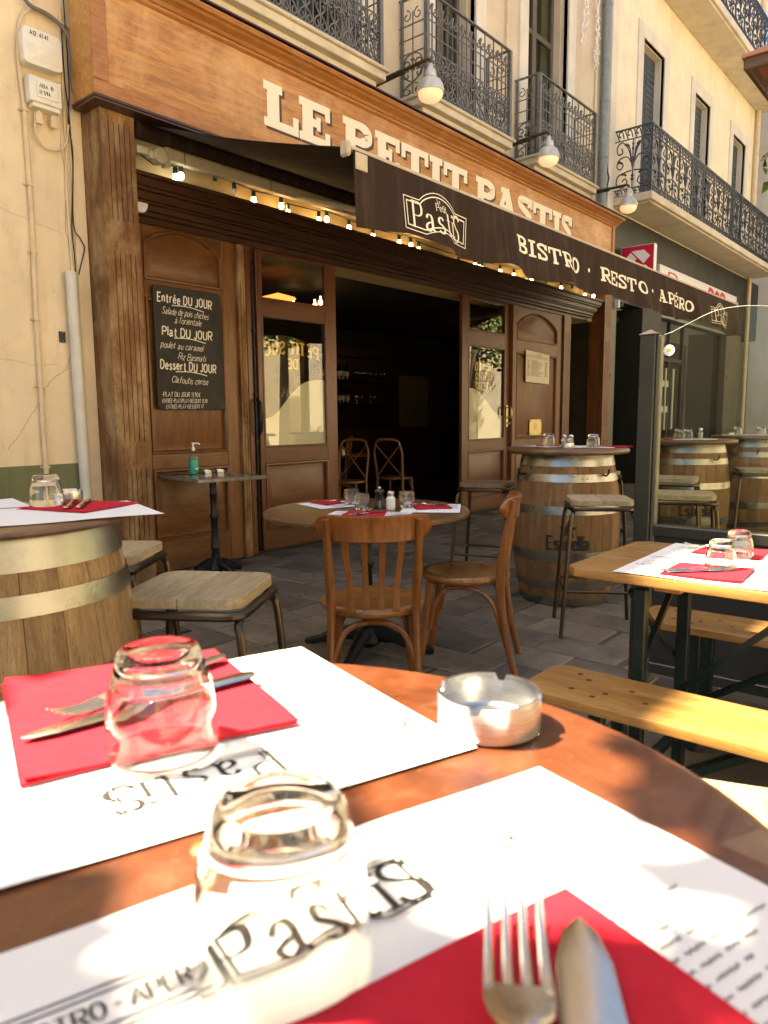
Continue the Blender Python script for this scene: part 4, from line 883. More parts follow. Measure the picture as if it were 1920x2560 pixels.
# ------------------------------------------------------------------ chalkboard, menu sheet, brass plate
cbd = T('chalkboard', 'tall chalkboard with the handwritten menu of the day', 'chalkboard', (3.56, 5.06, 1.3))
P('board', B().prism(rbox2d(3.238, 3.882, 1.30, 2.252, 0.035), lambda a, c: (a, 5.066, c), lambda a, c: (a, 5.048, c)), 'chalkboard', cbd, 0.004)
rk = random.Random(21); ck = B()
def chalk(txt, x, z, h, w, slope=-0.02, xs=0.8, sp=1.7, slant=0.12, jit=0.5):
    t2, _ = text2d(txt, h, w, 1.0, 0, sp, slant, jit, rk, xs); put_text(ck, t2, lambda a, c, e: (x+a, 5.0468-e*0.5, z+c+slope*a))
for txt, x, z, xs in (('Entrée DU JOUR', 3.275, 2.135, 0.74), ('Plat DU JOUR', 3.305, 1.88, 0.86), ('Dessert DU JOUR', 3.275, 1.62, 0.71)): chalk(txt, x, z, 0.066, 1.55, -0.03, xs, 2.2, 0.05)
for txt, x, z in (('Salade de pois chiches', 3.31, 2.045), ("à l'orientale", 3.42, 1.98), ('poulet au caramel', 3.285, 1.785), ('Riz Basmati', 3.44, 1.70), ('Clafoutis cerise', 3.37, 1.515)): chalk(txt, x, z, 0.05, 0.8, -0.03, 0.82 if len(txt) < 20 else 0.68, 1.5, 0.3, 0.6)
chalk('-PLAT DU JOUR 11,90€', 3.275, 1.405, 0.034, 1.1, 0.0, 0.78, 2.0); chalk('-ENTRÉE+PLAT/PLAT+DESSERT 15,90', 3.27, 1.355, 0.030, 1.0, 0.01, 0.60, 1.6); chalk('ENTRÉE+PLAT+DESSERT 17', 3.31, 1.31, 0.029, 1.0, 0.01, 0.70, 1.8)
for x, z in ((3.40, 2.112), (3.41, 1.862), (3.41, 1.60)):
    v, f = ribbon([tuple(q)[:2] for q in cat_rom([(x, z, 0), (x+.12, z+.004, 0), (x+.22, z-.006, 0), (x+.30, z-.022, 0)], 5)], lambda t: 0.007); ck.add([(a, 5.0462, c) for a, c in v], f)
P('handwriting', ck, 'chalk', cbd, smooth=False)
mn = T('menu_sheet', 'printed paper menu pinned to the arched wooden door', 'menu', (9.3, 5.03, 1.7))
mb = B().add([(8.955, 5.028, 1.70), (9.625, 5.026, 1.685), (9.63, 5.030, 2.095), (8.96, 5.032, 2.13)], [(0, 1, 2, 3)]); P('sheet', mb, 'menu_paper', mn, smooth=False)
pr_ = B(); r5 = random.Random(4); mm = lambda a, c, e=0: (8.955+a*0.67, 5.0245-e, 1.70+c*0.40+(1-a)*0.02)
for a0, a1, c in ((0.02, 0.33, 0.86), (0.02, 0.33, 0.80), (0.65, 0.98, 0.86), (0.65, 0.98, 0.80)): pr_.add([mm(a0, c), mm(a1, c), mm(a1, c+.012), mm(a0, c+.012)], [(0, 1, 2, 3)])
for col_ in ((0.05, 0.18), (0.22, 0.74), (0.8, 0.96)):
    for k in range(19):
        c = 0.70-k*0.029; q = col_[0]+(col_[1]-col_[0])*r5.uniform(0.45, 1); pr_.add([mm(col_[0], c), mm(q, c), mm(q, c+.010), mm(col_[0], c+.010)], [(0, 1, 2, 3)])
put_text(pr_, logo(0.2, 0.085), lambda a, c, e: mm(0.36+a*1.4, 0.78+c*2.2, e)); P('print', pr_, 'ink_grey', mn, smooth=False)
bp_ = T('brass_plate', 'square brass plate with four screws low on the arched door', 'plate', (9.3, 5.03, 0.98))
P('plate', B().box(9.11, 9.45, 5.040, 5.045, 0.965, 1.185), 'brass', bp_, 0.002)
for x in (9.13, 9.43):
    for z in (0.985, 1.165): P('screw', B().box(x-.01, x+.01, 5.036, 5.0399, z-.007, z+.007), 'cast_iron', bp_)
b = B(); put_text(b, text2d('R', 0.09, 1.2, 0.4)[0], lambda a, c, e: (9.25+a, 5.0388-e, 1.04+c)); P('engraving', b, 'ink_grey', bp_, smooth=False)
# ------------------------------------------------------------------ right yellow house with bank front
yh = T('house', 'butter yellow house with long ornate balcony above the bank', 'house', (16, 5.5, 0))
yw = [(12.74, 13.72, 4.72, 7.47), (15.40, 16.35, 4.72, 7.45), (18.02, 19.02, 4.72, 7.41)]
P('wall', wall(11.662, 20.02, 4.52, 12.5, YU, YU+0.45, yw), 'plaster_butter', yh, smooth=False)
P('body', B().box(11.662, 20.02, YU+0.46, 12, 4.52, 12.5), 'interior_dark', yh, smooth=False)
P('corner_quoin', B().box(11.45, 11.665, YU-0.03, YU+0.05, 4.24, 12.5), 'stone_trim', yh, 0.005)
for a, c, z0, z1 in yw:
    b = B(); b.box(a-0.23, a, YU-0.022, YU+0.05, z0, z1+0.22); b.box(c, c+0.22, YU-0.022, YU+0.05, z0, z1+0.22); b.box(a+.0005, c-.0005, YU-0.021, YU+0.05, z1, z1+0.219); P('window_surround', b, 'stone_trim', yh, 0.004)
    P('reveal', B().box(a-.002, a+.012, YU+.05, YU+.42, z0, z1).box(c-.012, c+.002, YU+.05, YU+.42, z0, z1).box(a, c, YU+.05, YU+.42, z1-.012, z1+.002), 'stone_trim', yh, smooth=False)
    for k in range(2):
        x0 = a+0.012+k*(c-a)/2; x1 = x0+(c-a)/2-0.02; s_ = box('shutter', x0, x1, YU+0.16, YU+0.20, z0, z1-0.02, 'shutter_grey', yh, 0.004)
        b = B()
        for q in range(26): zz = z0+0.1+q*0.098; b.box(x0+.06, x1-.06, YU+0.15, YU+0.165, zz, zz+0.07)
        P('slat', b, 'shutter_grey', s_, kind='stuff')
def big_balcony(x0, x1, yf, zs, zr, label=None, slab_t=0.15):
    bal = P('balcony', B().box(x0-0.06, x1, yf-0.05, YU-0.001, zs+0.03, zs+slab_t).box(x0, x1-0.01, yf, YU-0.0012, zs, zs+0.0295), 'slab_stone', yh, 0.01)
    zb = zs+slab_t+0.02
    def sub(nm, b, **kw): return P(nm, b, 'iron_dark', bal, **kw)
    for nm, z, th in (('handrail', zr, 0.022), ('cross_bar', zr-0.165, 0.010), ('cross_bar', zb+0.10, 0.010), ('bottom_rail', zb, 0.014)):
        sub(nm, B().box(x0, x1, yf-0.012, yf+0.012, z-th, z).box(x0-0.012, x0+0.012, yf+0.013, YU, z-th, z))
    zA, zB = zb+0.10, zr-0.175; hh = zB-zA
    def motif(b, f, w, r=0.0105):
        m = w/2
        def tb(pts, rr=r): b.tube([f(*p) for p in pts], rr, 4, caps=False)
        cr2 = lambda p: [tuple(q)[:2] for q in cat_rom([(x, z, 0) for x, z in p], 4)]
        for s in (-1, 1):
            q = lambda p: [(m+s*u, z) for u, z in p]
            tb(q(cr2([(0.02, zA+hh*.56), (m*.25, zA+hh*.8), (m*.6, zA+hh*.97), (m*.9, zA+hh*.9), (m*.85, zA+hh*.74), (m*.6, zA+hh*.76), (m*.66, zA+hh*.86)])))
            tb(q(cr2([(0.02, zA+hh*.52), (m*.35, zA+hh*.66), (m*.8, zA+hh*.62), (m*.9, zA+hh*.48), (m*.7, zA+hh*.42), (m*.55, zA+hh*.5), (m*.66, zA+hh*.54)])))
            tb(q(cr2([(0.02, zA+hh*.36), (m*.4, zA+hh*.34), (m*.85, zA+hh*.28), (m*.9, zA+hh*.1), (m*.55, zA+hh*.03), (m*.3, zA+hh*.12), (m*.42, zA+hh*.21), (m*.58, zA+hh*.16)])))
            tb(q(cr2([(0.01, zA+hh*.5), (m*.12, zA+hh*.7), (m*.2, zA+hh*.84), (m*.36, zA+hh*.86)])))
            for u, z in ((m*.72, zA+hh*.56), (m*.5, zA+hh*.3), (m*.35, zA+hh*.9)): tb(q([(u-.035, z-.02), (u, z+.012), (u+.035, z+.004)]), r*1.9)
        tb([(m, zA), (m, zB)]); b.lathe([(0.012, 0), (0.02, .03), (0.03, .1), (0.045, .14), (0.045, .15), (0.01, .15)], f(m, zA+hh*.42), 6)
        b.lathe([(0.004, 0), (0.02, .03), (0.008, .08), (0.02, .1), (0.003, .15)], f(m, zA+hh*.76), 6); b.lathe([(0.03, 0), (0.012, .05), (0.025, .06), (0.008, .1)], f(m, zA+hh*.16), 6)
        for zz, h2 in ((zB+0.012, 0.14), (zb+0.004, 0.092)):
            k = 4; ww = w/k
            for i in range(k):
                tb([(i*ww+u, z) for u, z in cr2([(0.01, zz+h2*.15), (ww*.3, zz+h2*.9), (ww*.62, zz+h2*.85), (ww*.6, zz+h2*.4), (ww*.42, zz+h2*.45)])]); tb([(i*ww+ww*.6, zz), (i*ww+ww*.95, zz+h2*.95)])
    n = round((x1-x0)/0.62); w = (x1-x0)/n
    for k in range(n):
        b = B(); motif(b, lambda u, z, k=k: (x0+k*w+u, yf, z), w); sub('scroll_panel', b, kind='stuff')
        sub('post', B().box(x0+k*w-0.011, x0+k*w+0.011, yf-0.011, yf+0.011, zb, zr-.022))
    b = B(); motif(b, lambda u, z: (x0, yf+0.02+u, z), YU-yf-0.04); sub('scroll_panel', b, kind='stuff')
    return bal
big_balcony(11.72, 19.9, 4.45, 4.53, 5.70)
big_balcony(13.2, 20.0, 4.45, 8.38, 9.55, slab_t=0.17)
P('downpipe', B().tube([(19.75, 4.98, 0), (19.75, 4.98, 12)], 0.05, 10).tube([(19.9, 4.99, 4.7), (19.9, 4.99, 12)], 0.03, 8), 'pvc_cream', yh)
bf = T('bank_shopfront', 'dark green bank shop front with glass doors under the yellow house', 'shopfront', (16, 5.3, 0))
P('fascia', B().box(11.345, 20.95, 5.06, 5.40, 3.13, 4.519), 'shop_green', bf, smooth=False)
P('jamb_pilaster', B().box(11.345, 11.97, 5.04, 5.4, 0, 3.129), 'shop_pilaster', bf, 0.004)
P('doorway_void', B().box(11.98, 13.11, 5.9, 6.0, 0, 3.129).box(11.971, 11.979, 5.05, 5.9, 0, 3.129), 'black_void', bf, smooth=False)
for x0, x1 in ((13.12, 14.05), (18.3, 19.5)): P('pilaster', B().box(x0, x1, 5.04, 5.9, 0, 3.129), 'shop_pilaster' if x0 > 15 else 'shop_green', bf, 0.004)
P('pilaster_edge', B().box(13.10, 13.13, 5.03, 5.06, 0, 2.6), 'shop_pilaster', bf)
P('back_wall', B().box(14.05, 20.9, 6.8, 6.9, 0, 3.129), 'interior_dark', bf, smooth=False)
fr_ = B()
for x in (14.06, 14.86, 15.66, 18.24): fr_.box(x, x+.05, 5.15, 5.22, 0, 3.12)
fr_.box(14.11, 15.66, 5.16, 5.21, 2.28, 2.36); fr_.box(14.11, 18.24, 5.155, 5.215, 3.06, 3.12)
P('frame', fr_, 'screen_frame', bf, 0.003)
P('roller_box', B().box(14.06, 18.29, 5.06, 5.15, 3.07, 3.128), 'zinc', bf, 0.004)
for x0, x1, z0, z1 in ((14.11, 14.86, .02, 2.28), (14.91, 15.66, .02, 2.28), (14.11, 15.66, 2.36, 3.06), (15.71, 18.24, .02, 3.06), (19.5, 20.9, .02, 3.06)): P('pane', B().box(x0, x1, 5.183, 5.188, z0, z1), 'pane_dark', bf)
for x in (14.66, 15.08): P('door_pull', B().tube([(x, 5.13, 0.95), (x, 5.13, 2.15)], 0.022, 8), 'pvc_white', bf)
for z in (1.35, 1.85): P('lock_plate', B().box(14.5, 14.86, 5.14, 5.179, z-.06, z+.06), 'pvc_white', bf, 0.003)
P('grey_panel', B().box(15.2, 15.6, 5.6, 5.62, .3, 2.2), 'interior_door', bf)
bl = T('bank_sign', 'square red projecting bank sign with white diamond emblem', 'sign', (12.05, 4.9, 3.4))
P('box', B().box(12.05, 12.16, 4.475, 5.02, 3.43, 3.975), 'bank_white', bl, 0.008); P('arm', B().box(12.06, 12.14, 5.021, 5.059, 3.55, 3.7), 'bank_white', bl)
P('red_face', B().box(12.0425, 12.0495, 4.485, 5.01, 3.44, 3.965), 'bank_red', bl)
fm = lambda a, c: (12.040, 5.01-a*0.525, 3.44+c*0.525)
for i, pts in enumerate(([(0.30, .86), (.70, .86), (.90, .66), (.70, .45)], [(.10, .64), (.28, .82), (.48, .62), (.18, .28), (.10, .34)], [(.52, .22), (.74, .42), (.94, .24), (.70, .06), (.34, .06)])):
    e = B(); e.add([fm(*p) for p in pts], [tuple(range(len(pts)))]); P('emblem_facet', e, 'bank_white', bl, smooth=False)
bn = T('bank_fascia_sign', 'long white sign board with red lettering behind the awning edge', 'sign', (16, 5.03, 3.4))
P('board', B().box(13.75, 18.78, 4.99, 5.059, 3.22, 3.975), 'bank_white', bn, 0.008)
b = B(); t2, w_ = text2d('Banque', 0.46, 1.1, 0.6, 0, 2.0); put_text(b, t2, lambda a, c, e: (14.2+a*1.75, 4.988-e, 3.43+c)); t2, w_ = text2d('POP', 0.46, 2.2, 0.8, 0, 2.2); put_text(b, t2, lambda a, c, e: (16.65+a*1.1, 4.988-e, 3.43+c)); P('lettering', b, 'bank_red', bn, smooth=False)
# ------------------------------------------------------------------ house closing the street, house opposite
ch_ = T('house', 'pale corner house with dark timber eave at the far right edge', 'house', (21, 3, 0))
P('wall', B().box(20.96, 32, -12, 9.0, 0, 9.5), 'plaster_white', ch_, smooth=False)
P('roof', B().box(20.9, 32.2, -12.2, 9.2, 9.501, 9.6), 'tile_roof', ch_, 0.01)
pa = T('timber_pavilion', 'dark timber eave corner of a tiled pavilion at the top right edge', 'pavilion', (10.2, 0, 0))
P('eave_board', B().box(9.0, 9.06, -3.0, 2.45, 4.94, 5.06), 'timber_eave', pa, 0.012); P('eave_board', B().box(9.061, 12.4, 2.39, 2.45, 4.945, 5.055), 'timber_eave', pa, 0.01)
P('tile_edge', B().prism([(8.97, 5.061), (9.0, 5.10), (10.7, 5.9), (12.4, 5.10), (12.43, 5.061)], lambda a, c: (a, -3.05, c), lambda a, c: (a, 2.47, c)), 'tile_roof', pa, 0.006)
for y in (2.05, 0.9, -0.3, -1.5): P('rafter_end', B().box(9.02, 9.9, y, y+0.09, 4.87, 4.939), 'timber_eave', pa, 0.008)
for x in (9.25, 12.1):
    for y in (1.55, -2.6): P('post', B().box(x, x+0.16, y, y+0.16, 0, 4.939), 'timber_eave', pa, 0.01)
P('brace', B().tube([(9.33, 2.3, 4.9), (9.33, 2.02, 4.5), (9.33, 1.7, 3.9)], 0.07, 4), 'timber_eave', pa)
op = T('house', 'sunlit cream house across the street behind the camera', 'house', (6, -16, 0))
ow = [(x, x+1.1, z, z+2.2) for x in (-12, -9, -6, -3, 0, 3, 6, 9, 12, 15, 18) for z in (0.6, 4.2, 7.2)]
P('wall', wall(-16, 46, 0, 10, -16.5, -16, ow), 'opposite_wall', op, smooth=False)
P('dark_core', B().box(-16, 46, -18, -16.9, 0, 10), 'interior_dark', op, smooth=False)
for a, c, z0, z1 in ow: P('pane', B().box(a, c, -16.3, -16.29, z0, z1), 'pane', op)
P('balcony', B().box(-12.5, 19.5, -16, -15.3, 3.9, 4.05), 'slab_stone', op, 0.01)
# ------------------------------------------------------------------ interior of the bistro
bs = T('back_bar', 'dark bar shelves with bottles and glasses at the back of the room', 'shelf', (10.5, 9.5, 0))
b = B().box(9.0, 11.5, 9.62, 9.69, 0.9, 2.6)
for z in (1.15, 1.50, 1.95, 2.4): b.box(9.0, 11.5, 9.42, 9.62, z-.02, z)
P('shelf', b, 'beam_wood', bs); P('counter', B().box(8.6, 11.8, 8.5, 8.9, 0.004, 1.05), 'beam_wood', bs, 0.01)
bt = B().lathe([(0.0001, 0), (0.036, 0), (0.038, 0.02), (0.038, 0.19), (0.03, 0.22), (0.014, 0.25), (0.013, 0.31), (0.0001, 0.31)], (0, 0, 0), 12).mesh('bottle'); bt.materials.append(MATS['bottle_dark'])
lb = B().lathe([(0.0385, 0.06), (0.0392, 0.061), (0.0392, 0.15), (0.0385, 0.151)], (0, 0, 0), 12).mesh('label_band'); lb.materials.append(MATS['menu_paper'])
gl_ = B().lathe([(0.03, 0), (0.004, 0.005), (0.004, 0.07), (0.03, 0.1), (0.035, 0.14), (0.03, 0.17)], (0, 0, 0), 10).mesh('wine_glass'); gl_.materials.append(MATS['tumbler'])
rb5 = random.Random(8)
for z in (1.50, 1.95):
    for k in range(9):
        o = link('bottle', bt, None, None); o.location = (9.35+k*0.105+rb5.uniform(-.01, .01), 9.52, z); q = link('label_band', lb, None, o, False)
        tag(o, 'small bottle with pale label on the %s back bar shelf' % ('lower' if z < 1.7 else 'upper'), 'bottle', 'bottles on the %s shelf of the back bar' % ('lower' if z < 1.7 else 'upper'))
    for k in range(9):
        o = link('wine_glass', gl_, None, None); o.location = (10.45+k*0.1, 9.52, z); tag(o, 'stemmed glass standing on the %s back bar shelf' % ('lower' if z < 1.7 else 'upper'), 'glass', 'stemmed glasses on the %s shelf of the back bar' % ('lower' if z < 1.7 else 'upper'))
idr = T('interior_door', 'pale brown door in the back wall of the dark bistro room', 'door', (12.3, 9.66, 0)); P('door_slab', B().box(11.95, 12.9, 9.64, 9.699, 0.004, 2.1), 'interior_door', idr, 0.004); P('handle', B().box(12.02, 12.1, 9.60, 9.639, 1.0, 1.03), 'brass', idr)
def xchair(loc, rz, label):
    t = T('cross_back_chair', label, 'chair', loc, rz)
    def p(nm, b, m='xchair_wood', **k): return P(nm, b, m, t, world=False, **k)
    p('seat', B().lathe([(0.0001, 0.0), (0.20, 0), (0.215, 0.012), (0.21, 0.03), (0.0001, 0.03)], (0, 0, 0.45), 20))
    for s in (-1, 1):
        p('leg', B().tube([(s*.17, .17, 0), (s*.15, .15, .45)], [.014, .018], 8)); p('leg', B().tube([(s*.19, -.22, 0), (s*.17, -.19, .45), (s*.19, -.25, .80), (s*.15, -.27, .93)], [.014, .018, .016, .015], 8))
    p('top_rail', B().tube(cat_rom([(-.15, -.27, .93), (-.08, -.285, .955), (.08, -.285, .955), (.15, -.27, .93)], 5), .016, 8))
    for s in (-1, 1): p('cross_slat', B().tube(cat_rom([(s*.165, -.2, .50), (0, -.235-.006*s, .70), (-s*.17, -.262, .90)], 6), .009, 6, flat=1.8))
    for s in (-1, 1): p('brace', B().tube(cat_rom([(s*.165, .15, .22), (s*.12, .15, .40), (0, .15, .43)], 5), .008, 6))
    return t
xchair((6.35, 5.95, 0.004), 2.0, 'cross back wooden chair nearest the left door leaf inside the bistro')
xchair((7.15, 5.85, 0.004), -1.3, 'cross back wooden chair standing in the middle of the open doorway')
xchair((7.25, 7.1, 0.004), 0.6, 'cross back wooden chair deep in the dark room')
it = T('interior_table', 'small dark round table between the cross back chairs inside', 'table', (6.9, 6.5, 0.004))
P('table_top', B().lathe([(0.0001, 0), (0.3, 0), (0.31, .012), (0.3, .025), (0.0001, .025)], (0, 0, .73), 24), 'table_brown', it, world=False); P('pedestal', B().lathe([(0.03, .0), (0.03, .73)], (0, 0, 0), 10).lathe([(0.0001, .03), (.05, .03), (.2, .01), (.2, 0)], (0, 0, 0), 14), 'cast_iron', it, world=False)
tag(P('salt_shaker', B().lathe([(0.0001, 0), (.022, 0), (.022, .07), (.012, .085), (.012, .1), (.0001, .1)], (6.78, 6.42, .76), 12), 'salt_white'), 'white salt shaker on the round table inside the doorway', 'shaker')
for n_, (x, y, z) in enumerate(((4.95, 6.3, 2.98), (6.5, 6.6, 2.80), (6.7, 7.2, 2.90), (6.9, 6.9, 2.92), (11.4, 7.0, 2.66), (11.8, 7.2, 2.72), (12.6, 7.0, 2.75))):
    tag(P('inside_bulb', B().lathe([(0.0001, -.035), (.03, -.02), (.035, 0), (.025, .025), (.012, .04), (.012, 0.08), (.0001, .08)], (x, y, z-0.2), 12), 'inside_lamp'), ('warm globe bulb glowing behind the left transom pane' if x < 8 else 'warm globe bulb glowing behind the right transom pane'), 'bulb', 'warm bulbs behind the %s transom' % ('left' if x < 8 else 'right'))
tag(P('pendant_lamp', B().lathe([(0.0001, .07), (.03, .06), (.2, .01), (.21, 0), (.2, -.004), (.0001, -.004)], (5.9, 6.6, 2.62), 24), 'inside_pendant'), 'flat orange pendant lamp seen through the left transom pane', 'pendant lamp')
# ================================================================== FURNITURE
HOOP = [(0.0, 0.075), (0.125, 0.175), (0.33, 0.385), (0.63, 0.695), (0.83, 0.88), (0.945, 1.0)]
def barrel(label, loc, rz, hb, top_r, top_th, top_mat, stave_mat, r0=0.285, rb=0.352, logo_on=False, ns=24, hooks=False):
    t = T('barrel_table', label, 'barrel table', loc, rz, 'barrel tables on the terrace')
    rad = lambda z: r0+(rb-r0)*(1-(2*z/hb-1)**2)
    da = PI/ns-0.0022; N = 10; vs = []; fs = []
    for i in range(N+1):
        z = hb*i/N; r = rad(z)
        for a in (-da, -da*0.5, 0, da*0.5, da): vs.append((r*math.cos(a), r*math.sin(a), z))
        vs.append(((r-0.014)*math.cos(da), (r-0.014)*math.sin(da), z)); vs.append(((r-0.014)*math.cos(-da), (r-0.014)*math.sin(-da), z))
    m = 7
    for i in range(N):
        for k in range(m): fs.append((i*m+k, i*m+(k+1) % m, (i+1)*m+(k+1) % m, (i+1)*m+k))
    fs += [tuple(range(m))[::-1], tuple(range(N*m, N*m+m))]
    me = B().add(vs, fs).mesh('stave', ang=40); me.materials.append(MATS[stave_mat])
    for k in range(ns): o = link('stave', me, None, t, False); o.rotation_euler = (0, 0, 2*PI*k/ns)
    for i, (f0, f1) in enumerate(HOOP):
        z1, z0 = hb*(1-f0), hb*(1-f1); n = 3; pr = [(rad(z0+(z1-z0)*k/n)+0.004, z0+(z1-z0)*k/n) for k in range(n+1)]
        pr = [(pr[0][0]-0.003, z0)]+pr+[(pr[-1][0]-0.003, z1)]
        h = P('hoop', B().lathe(pr, (0, 0, 0), 48), 'hoop', t, world=False, ang=50)
        a = 3.6+i*0.35; zc = (z0+z1)/2; rv = B()
        for da_ in (-.05, .05): q = rad(zc)+0.004; rv.lathe([(0.0001, 0.004), (0.006, 0.002), (0.007, -0.002)], (q*math.cos(a+da_), q*math.sin(a+da_), zc), 6)
        P('rivet', rv, 'hoop', h, world=False)
    P('head', B().lathe([(0.0001, hb-0.03), (r0-0.01, hb-0.03)], (0, 0, 0), 32), stave_mat, t, world=False)
    zt = hb; pr = [(0.0001, zt+0.001), (top_r-0.012, zt+0.001), (top_r-0.003, zt+top_th*0.25), (top_r, zt+top_th*0.55), (top_r-0.003, zt+top_th*0.85), (top_r-0.012, zt+top_th), (0.0001, zt+top_th)]
    P('table_top', B().lathe(pr, (0, 0, 0), 72), top_mat, t, world=False, ang=50)
    if logo_on:
        b = B()
        def cyl(a0): return lambda a, c, e: ((rad(c)+0.0012+e)*math.cos(a0+a/rb), (rad(c)+0.0012+e)*math.sin(a0+a/rb), c)
        f = cyl(logo_on)
        t2, w_ = text2d('Estrella', 0.085, 2.6, 0.35, 0.9, 1.5, xs=0.78); put_text(b, [([(a-w_/2, c+hb*0.39) for a, c in v], fc, l) for v, fc, l in t2], f)
        t2, w_ = text2d('Damm', 0.042, 2.6, 0.4, 0.8, 1.6, xs=0.85); put_text(b, [([(a-w_/2, c+hb*0.335) for a, c in v], fc, l) for v, fc, l in t2], f)
        st = [((0.062 if k % 2 == 0 else 0.025)*math.sin(k*PI/5), hb*0.52+(0.062 if k % 2 == 0 else 0.025)*math.cos(k*PI/5)) for k in range(10)]
        for k in range(10): b.add([f(0, hb*0.52, 0.0003), f(*st[k], 0.0003), f(*st[(k+1) % 10], 0.0003)], [(0, 1, 2)])
        P('printed_mark', b, 'ink', t, world=False, smooth=False)
    if hooks:
        for a in hooks:
            q = rad(hb*.86)+.004; b = B().tube([(q*math.cos(a), q*math.sin(a), hb*.87), ((q+.03)*math.cos(a), (q+.03)*math.sin(a), hb*.865), ((q+.05)*math.cos(a), (q+.05)*math.sin(a), hb*.88), ((q+.055)*math.cos(a), (q+.055)*math.sin(a), hb*.91)], .006, 6); P('hook', b, 'cast_iron', t, world=False)
    return t
ZT = 0.956
barrel('foreground barrel table with worn copper red round top', (0.215, 0.356, 0), 0, 0.934, 0.388, 0.022, 'copper_top', 'oak_stave')
P('screw', B().lathe([(0.0001, .004), (.006, .003), (.009, 0)], (0.248, 0.36, ZT), 12), 'brass', bpy.data.objects['barrel_table'])
barrel('pale oak barrel table at the left edge beside the yellow wall', (0.72, 1.90, 0), 0.2, 0.969, 0.335, 0.018, 'table_brown', 'oak_stave', 0.295, 0.35)
aR = math.atan2(-2.21, -4.51)
barrel('weathered barrel table with black star mark in front of the menu door', (4.51, 2.21, 0), 0, 0.98, 0.40, 0.037, 'table_brown', 'oak_stave_old', 0.29, 0.352, aR+0.05, hooks=(aR-0.95, aR+0.75))
aR2 = math.atan2(-2.10, -6.63)
barrel('weathered barrel table with black star mark behind the glass screen', (6.63, 2.10, 0), 0.1, 0.98, 0.40, 0.037, 'table_brown', 'oak_stave_old', 0.29, 0.352, aR2+0.15, hooks=(aR2+0.6,))
barrel('barrel table farthest to the right behind the glass screen', (8.12, 1.93, 0), 0.3, 0.98, 0.40, 0.037, 'table_brown', 'oak_stave_old', 0.29, 0.352, hooks=(3.2,))
# ------------------------------------------------------------------ stools
def rsq(s, r, n=5):
    pts = []
    for sx_, sy_, a0 in ((1, -1, -PI/2), (1, 1, 0), (-1, 1, PI/2), (-1, -1, PI)):
        pts += [(sx_*(s-r)+r*math.cos(a0+PI/2*k/n), sy_*(s-r)+r*math.sin(a0+PI/2*k/n)) for k in range(n+1)]
    return pts
def half_plank(s, r, side):
    pts = [p for p in rsq(s, r) if p[1]*side > 0.001]; pts = sorted(pts, key=lambda p: math.atan2(p[1]-side*0.01, p[0]))
    q = [(s if side > 0 else -s, side*0.0008)]+[p for p in pts if True]+[(-s if side > 0 else s, side*0.0008)]
    return q
def make_stool(label, hs=0.765, s=0.168, mat='seat_board'):
    t = T('bar_stool', label, 'stool', (0, 0, 0), 0, 'bar stools on the terrace')
    for side in (1, -1):
        b = B().prism(half_plank(s, 0.05, side), lambda x, y: (x, y, hs-0.030), lambda x, y: (x, y, hs)); P('seat_plank', b, mat, t, 0.002, world=False, smooth=False)
    ring = [(x, y, hs-0.046) for x, y in rsq(s+0.004, 0.05)]; P('seat_ring', B().tube(ring, 0.0125, 8, closed=True), 'stool_tube', t, world=False)
    zf = 0.26; k = 0.215; foot = []
    for sx_, sy_ in ((1, 1), (-1, 1), (-1, -1), (1, -1)):
        top = Vector((sx_*(s-0.05), sy_*(s-0.012), hs-0.052)); c1 = Vector((sx_*(s-0.008), sy_*(s-0.008), hs-0.075)); c2 = Vector((sx_*(s+0.004), sy_*(s+0.004), hs-0.13)); bot = Vector((sx_*k, sy_*k, 0.004))
        P('leg', B().tube(cat_rom([top, c1, c2, c2.lerp(bot, 0.5), bot], 4), 0.0115, 9), 'stool_tube', t, world=False)
        foot.append(c2.lerp(bot, (hs-0.13-zf)/(hs-0.13)))
    for i in range(4): P('foot_rail', B().tube([foot[i], foot[(i+1) % 4]], 0.008, 8), 'stool_tube', t, world=False)
    return t
st0 = make_stool('pale topped bar stool standing in front of the pale left barrel')
st0.location = (1.185, 1.68, 0); st0.rotation_euler = (0, 0, math.radians(33))
for loc, rz, lb_ in (((1.31, 2.43, 0), 38, 'pale topped bar stool half hidden behind the pale left barrel'),
                     ((3.90, 1.71, 0), 32, 'pale topped bar stool in front of the weathered star marked barrel'),
                     ((5.75, 2.55, 0), 10, 'bar stool half hidden behind the weathered barrel, left of the screen post'),
                     ((5.55, 1.85, 0), 15, 'farther of the two bar stools seen through the glass screen beside the star barrel'),
                     ((4.45, 1.42, 0), 20, 'nearer of the two bar stools seen through the glass screen'),
                     ((6.85, 1.58, 0), 25, 'bar stool at the right edge behind the glass screen'),
                     ((0.80, 0.10, 0), 20, 'sunlit bar stool beside the foreground table at the right edge')):
    dup(st0, loc, math.radians(rz), lb_)
st1 = make_stool('brown topped bar stool behind the bistro table near the open door', mat='seat_board_brown'); st1.location = (4.42, 2.78, 0); st1.rotation_euler = (0, 0, math.radians(18))
